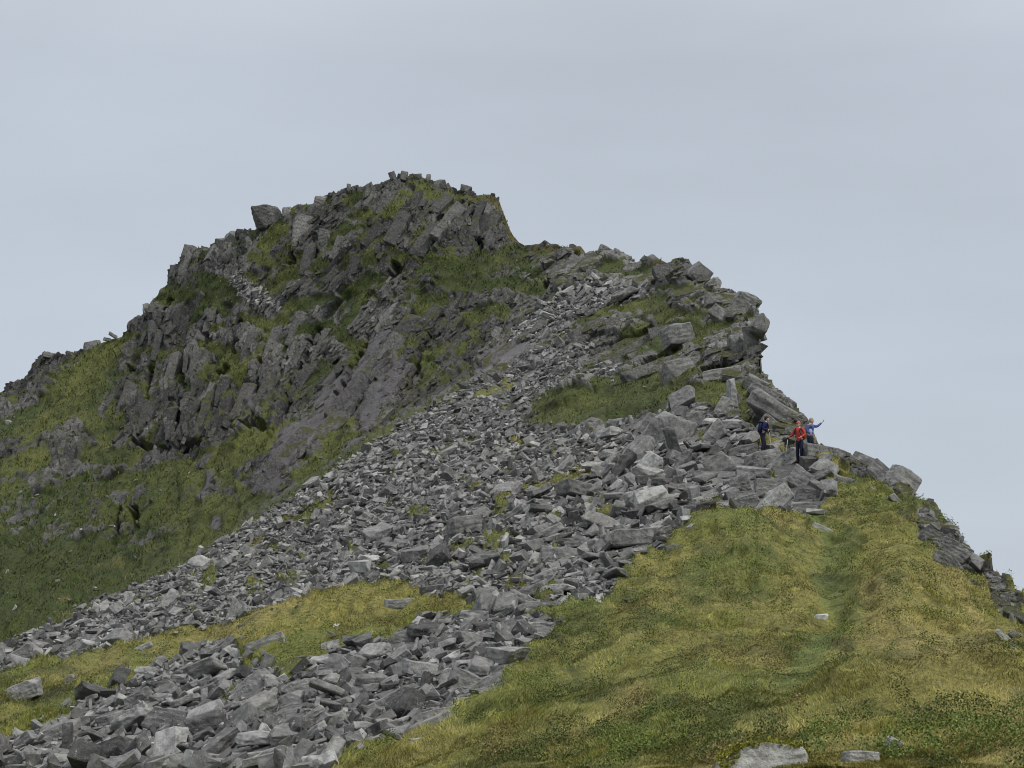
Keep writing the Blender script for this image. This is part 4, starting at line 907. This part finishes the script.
def hiker(px, py, face, pose, top, cuff, legs, hat, hatm, label, height=1.72):
    p = hit(px, max(py, float(sky_y(px)) + 1))[0]
    root = bpy.data.objects.new('person', None); COL.objects.link(root)
    root.location = p + np.array([0, 0, .02]); root.rotation_euler = (0, 0, face); root.scale = (height / 1.72,) * 3
    tag(root, label, 'person', 'hikers on the ridge')
    ln = pose.get('lean', 0)
    hipz = .93
    K = dict(lknee=(.10, .12, .50), lank=(.06, .13, .09), rknee=(.04, -.12, .49), rank=(-.04, -.12, .09)); K.update(pose)
    hd = Vector((ln * 1.05 + .03, 0, 1.60))
    lsh, rsh = (ln * .85, .185, 1.40), (ln * .85, -.185, 1.40)
    P_ = [(0, 0, hipz, (.09, .07)), (ln * .3, 0, 1.10, (.125, .10)), (ln * .7, 0, 1.30, (.15, .11)), (ln * .9, 0, 1.43, (.085, .075)), (ln, 0, 1.51, .052), (hd.x - .01, 0, 1.57, .06)]
    E_ = [(0, 1), (1, 2), (2, 3), (3, 4), (4, 5)]
    def add(v, r_, par): P_.append((v[0], v[1], v[2], r_)); E_.append((par, len(P_) - 1)); return len(P_) - 1
    hands = []
    for sgn, sh, el, wr in ((1, lsh, K['lel'], K['lwr']), (-1, rsh, K['rel'], K['rwr'])):
        a = add(sh, .055, 3); b_ = add(el, .042, a); c_ = add(wr, .028, b_)
        dv_ = (Vector(wr) - Vector(el)).normalized(); sd_ = dv_.cross(Vector((0, 0, 1)) if abs(dv_.z) < .9 else Vector((1, 0, 0))).normalized(); nm = dv_.cross(sd_)
        hands.append((Vector(wr), dv_, sd_, nm, sgn))
        pm = Vector(wr) + dv_ * .06; add(pm, (.036, .02), c_)
    for sgn, kn, an in ((1, K['lknee'], K['lank']), (-1, K['rknee'], K['rank'])):
        a = add((0, .09 * sgn, hipz - .04), .055, 0); b_ = add(kn, .045, a); c_ = add(an, .032, b_); add((an[0] + .14, an[1], an[2] - .04), .026, c_)
    def head(bm):
        vs = blob(bm, (hd.x, 0, hd.z), (.095, .074, .118), 18)
        for v in vs:
            if v.co.z < hd.z - .03: v.co.y *= .86; v.co.x += .004
        blob(bm, (hd.x + .095, 0, hd.z - .01), (.022, .013, .026), 8)
        blob(bm, (hd.x + .088, 0, hd.z - .058), (.012, .026, .009), 8)
        for q in (-1, 1): blob(bm, (hd.x - .005, q * .075, hd.z - .01), (.02, .01, .032), 8)
    def fingers(bm):
        for wr, dv_, sd_, nm, sgn in hands:
            for k, L_ in enumerate((.068, .078, .074, .058)):
                b0 = wr + dv_ * .085 + sd_ * (k - 1.5) * .019
                for j in range(3):
                    b1 = b0 + (dv_ * math.cos(.5 * j + .2) - nm * math.sin(.5 * j + .2)) * L_ * (.45, .32, .23)[j]
                    bmesh_tube(bm, b0, b1, .0095 - .001 * j, .0088 - .001 * j); b0 = b1
            t0 = wr + dv_ * .03 + sd_ * .03 * sgn; t1 = t0 + (dv_ * .6 + sd_ * sgn * .7 - nm * .2).normalized() * .04; t2 = t1 + (dv_ * .9 + sd_ * sgn * .2 - nm * .3).normalized() * .03
            bmesh_tube(bm, t0, t1, .012, .011); bmesh_tube(bm, t1, t2, .011, .009)
    body = skin_obj('body', P_, E_, M_SKIN, root, extra=[head, fingers])
    bm = bmesh.new()
    for q in (-1, 1): blob(bm, (hd.x + .086, q * .03, hd.z + .012), (.009, .012, .008), 8)
    bm_obj('eyes', bm, M_HAIR, body)
    # jacket
    J = [(0, 0, .86, (.17, .135)), (0, 0, .96, (.16, .125)), (ln * .3, 0, 1.10, (.15, .125)), (ln * .7, 0, 1.30, (.175, .14)), (ln * .9, 0, 1.43, (.11, .095)), (ln, 0, 1.49, .07)]; JE = [(0, 1), (1, 2), (2, 3), (3, 4), (4, 5)]
    for sh, el, wr in ((lsh, K['lel'], K['lwr']), (rsh, K['rel'], K['rwr'])):
        J.append((*sh, .078)); JE.append((4, len(J) - 1)); J.append((*el, .062)); JE.append((len(J) - 2, len(J) - 1)); J.append((*(Vector(wr) * .93 + Vector(el) * .07), .045)); JE.append((len(J) - 2, len(J) - 1))
    jk = skin_obj('jacket', J, JE, top, root)
    if cuff:   # pale panel across the back and front
        skin_obj('jacket_panel', [(ln * .2, 0, 1.0, (.172, .14)), (ln * .5, 0, 1.18, (.185, .152)), (ln * .72, 0, 1.32, (.19, .155))], [(0, 1), (1, 2)], cuff, jk)
    T_ = [(0, 0, 1.05, (.135, .11)), (0, 0, .92, (.15, .125))]; TE = [(0, 1)]
    for sgn, kn, an in ((1, K['lknee'], K['lank']), (-1, K['rknee'], K['rank'])):
        T_.append((0, .09 * sgn, .85, .105)); TE.append((1, len(T_) - 1)); T_.append((*kn, .078)); TE.append((len(T_) - 2, len(T_) - 1)); T_.append((an[0], an[1], an[2] - .02, .066)); TE.append((len(T_) - 2, len(T_) - 1))
    skin_obj('trousers', T_, TE, legs, root)
    for an in (K['lank'], K['rank']):
        skin_obj('boot', [(an[0] - .05, an[1], an[2] - .035, .05), (an[0] + .06, an[1], an[2] - .04, .052), (an[0] + .19, an[1], an[2] - .05, .042), (an[0], an[1], an[2] + .06, .056)], [(0, 1), (1, 2), (0, 3)], M_BOOT, root)
    bm = bmesh.new()
    vs = blob(bm, (hd.x - .012, 0, hd.z + .03), (.108, .09, .112), 18)
    for v in vs:
        if v.co.x > hd.x + .03 and v.co.z < hd.z + .05: v.co.x = hd.x + .03
        if hat == 'cap' and v.co.z < hd.z + .02: v.co.z = hd.z + .02
    if hat == 'cap': blob(bm, (hd.x + .11, 0, hd.z + .045), (.07, .07, .012), 12)
    if hat == 'hood': blob(bm, (hd.x - .06, 0, hd.z - .06), (.09, .10, .10), 12)
    bm_obj({'cap': 'cap', 'hood': 'hood', 'hair': 'hair'}[hat], bm, hatm, root)
    return root
def bmesh_tube(bm, a, b_, r0, r1, n=6):
    a, b_ = Vector(a), Vector(b_); d = (b_ - a).normalized(); u = d.orthogonal().normalized(); w_ = d.cross(u)
    ra = [bm.verts.new(a + (u * math.cos(6.2832 * i / n) + w_ * math.sin(6.2832 * i / n)) * r0) for i in range(n)]
    rb = [bm.verts.new(b_ + (u * math.cos(6.2832 * i / n) + w_ * math.sin(6.2832 * i / n)) * r1) for i in range(n)]
    for i in range(n): bm.faces.new((ra[i], ra[(i + 1) % n], rb[(i + 1) % n], rb[i]))
    bm.faces.new(ra[::-1]); bm.faces.new(rb)
def on(root, v):
    sc_ = root.scale[0]; c, s_ = math.cos(root.rotation_euler.z), math.sin(root.rotation_euler.z); v = Vector(v) * sc_
    return Vector(root.location) + Vector((v.x * c - v.y * s_, v.x * s_ + v.y * c, v.z))
def backpack(root, ln, m, label):
    e_ = bpy.data.objects.new('backpack', None); COL.objects.link(e_); e_.location = on(root, (ln * .5 - .19, 0, 1.0)); e_.rotation_euler = (0, ln * .7, root.rotation_euler.z)
    tag(e_, label, 'backpack')
    bm = bmesh.new(); bmesh.ops.create_cube(bm, size=1)
    for v in bm.verts: v.co = Vector((v.co.x * .2 * (1.1 if v.co.z < 0 else .8), v.co.y * .31, .22 + v.co.z * .50))
    bmesh.ops.bevel(bm, geom=bm.edges[:], offset=.05, segments=3, affect='EDGES'); bd = bm_obj('bag', bm, m, e_)
    bm = bmesh.new(); blob(bm, (-.01, 0, .47), (.12, .15, .055)); bm_obj('lid', bm, m, e_)
    for q in (-1, 1):
        bm = bmesh.new(); pts_ = [(.08, q * .1, .44), (.16, q * .12, .50), (.30, q * .12, .44), (.345, q * .12, .28), (.25, q * .16, .12), (.08, q * .15, .06)]
        for a, b_ in zip(pts_, pts_[1:]): bmesh_tube(bm, a, b_, .018, .018)
        bm_obj('strap', bm, M_BLK, e_)
def pole(root, hand, foot, label):
    h_ = on(root, hand); f_ = on(root, foot)
    e_ = bpy.data.objects.new('trekking_pole', None); COL.objects.link(e_); e_.location = f_; tag(e_, label, 'trekking pole')
    d = h_ - f_; bm = bmesh.new(); bmesh_tube(bm, (0, 0, 0), d * .95, .009, .012, 8); bm_obj('shaft', bm, M_METAL, e_)
    bm = bmesh.new(); bmesh_tube(bm, d * .93, d * 1.07, .018, .02, 8); bm_obj('grip', bm, M_BLK, e_)
    bm = bmesh.new(); bmesh_tube(bm, d * .06, d * .07, .045, .045, 10); bm_obj('basket', bm, M_BLK, e_)
A = hiker(762, 455, R(-12), dict(lean=.17, lel=(.02, .25, 1.15), lwr=(.26, .20, 1.08), rel=(.04, -.26, 1.14), rwr=(.30, -.20, 1.10)), M_NAVY, None, M_NAVY2, 'hair', M_HAIR, 'hiker in navy clothes facing right with a dark blue backpack beside the shaded hollow', 1.70)
backpack(A, .17, M_NAVY, 'dark blue backpack on the hiker in navy')
pole(A, (.33, -.20, 1.06), (.40, -.25, .02), 'pale thin trekking pole held by the hiker in navy')
B = hiker(799, 462, R(-128), dict(lean=.05, lel=(.03, .27, 1.16), lwr=(.24, .20, 1.05), rel=(.04, -.30, 1.18), rwr=(.22, -.40, 1.10), lknee=(.07, .11, .5), rknee=(.03, -.1, .49)), M_RED, None, M_NAVY2, 'cap', M_PINK, 'hiker in a red jacket, coral cap and dark trousers standing lowest of the three', 1.74)
pole(B, (.25, -.41, 1.06), (.36, -.52, .03), 'thin trekking pole held out by the hiker in red')
C_ = hiker(809, 456, R(-35), dict(lean=.06, lel=(.16, .40, 1.40), lwr=(.28, .60, 1.58), rel=(-.02, -.27, 1.16), rwr=(.16, -.22, 1.02)), M_BLUE, M_PALE, M_NAVY2, 'hair', M_GREYH, 'hiker in a blue and pale jacket with one arm stretched out against the sky', 1.74)
backpack(B, .05, M_RED, 'red backpack worn by the hiker in the red jacket')
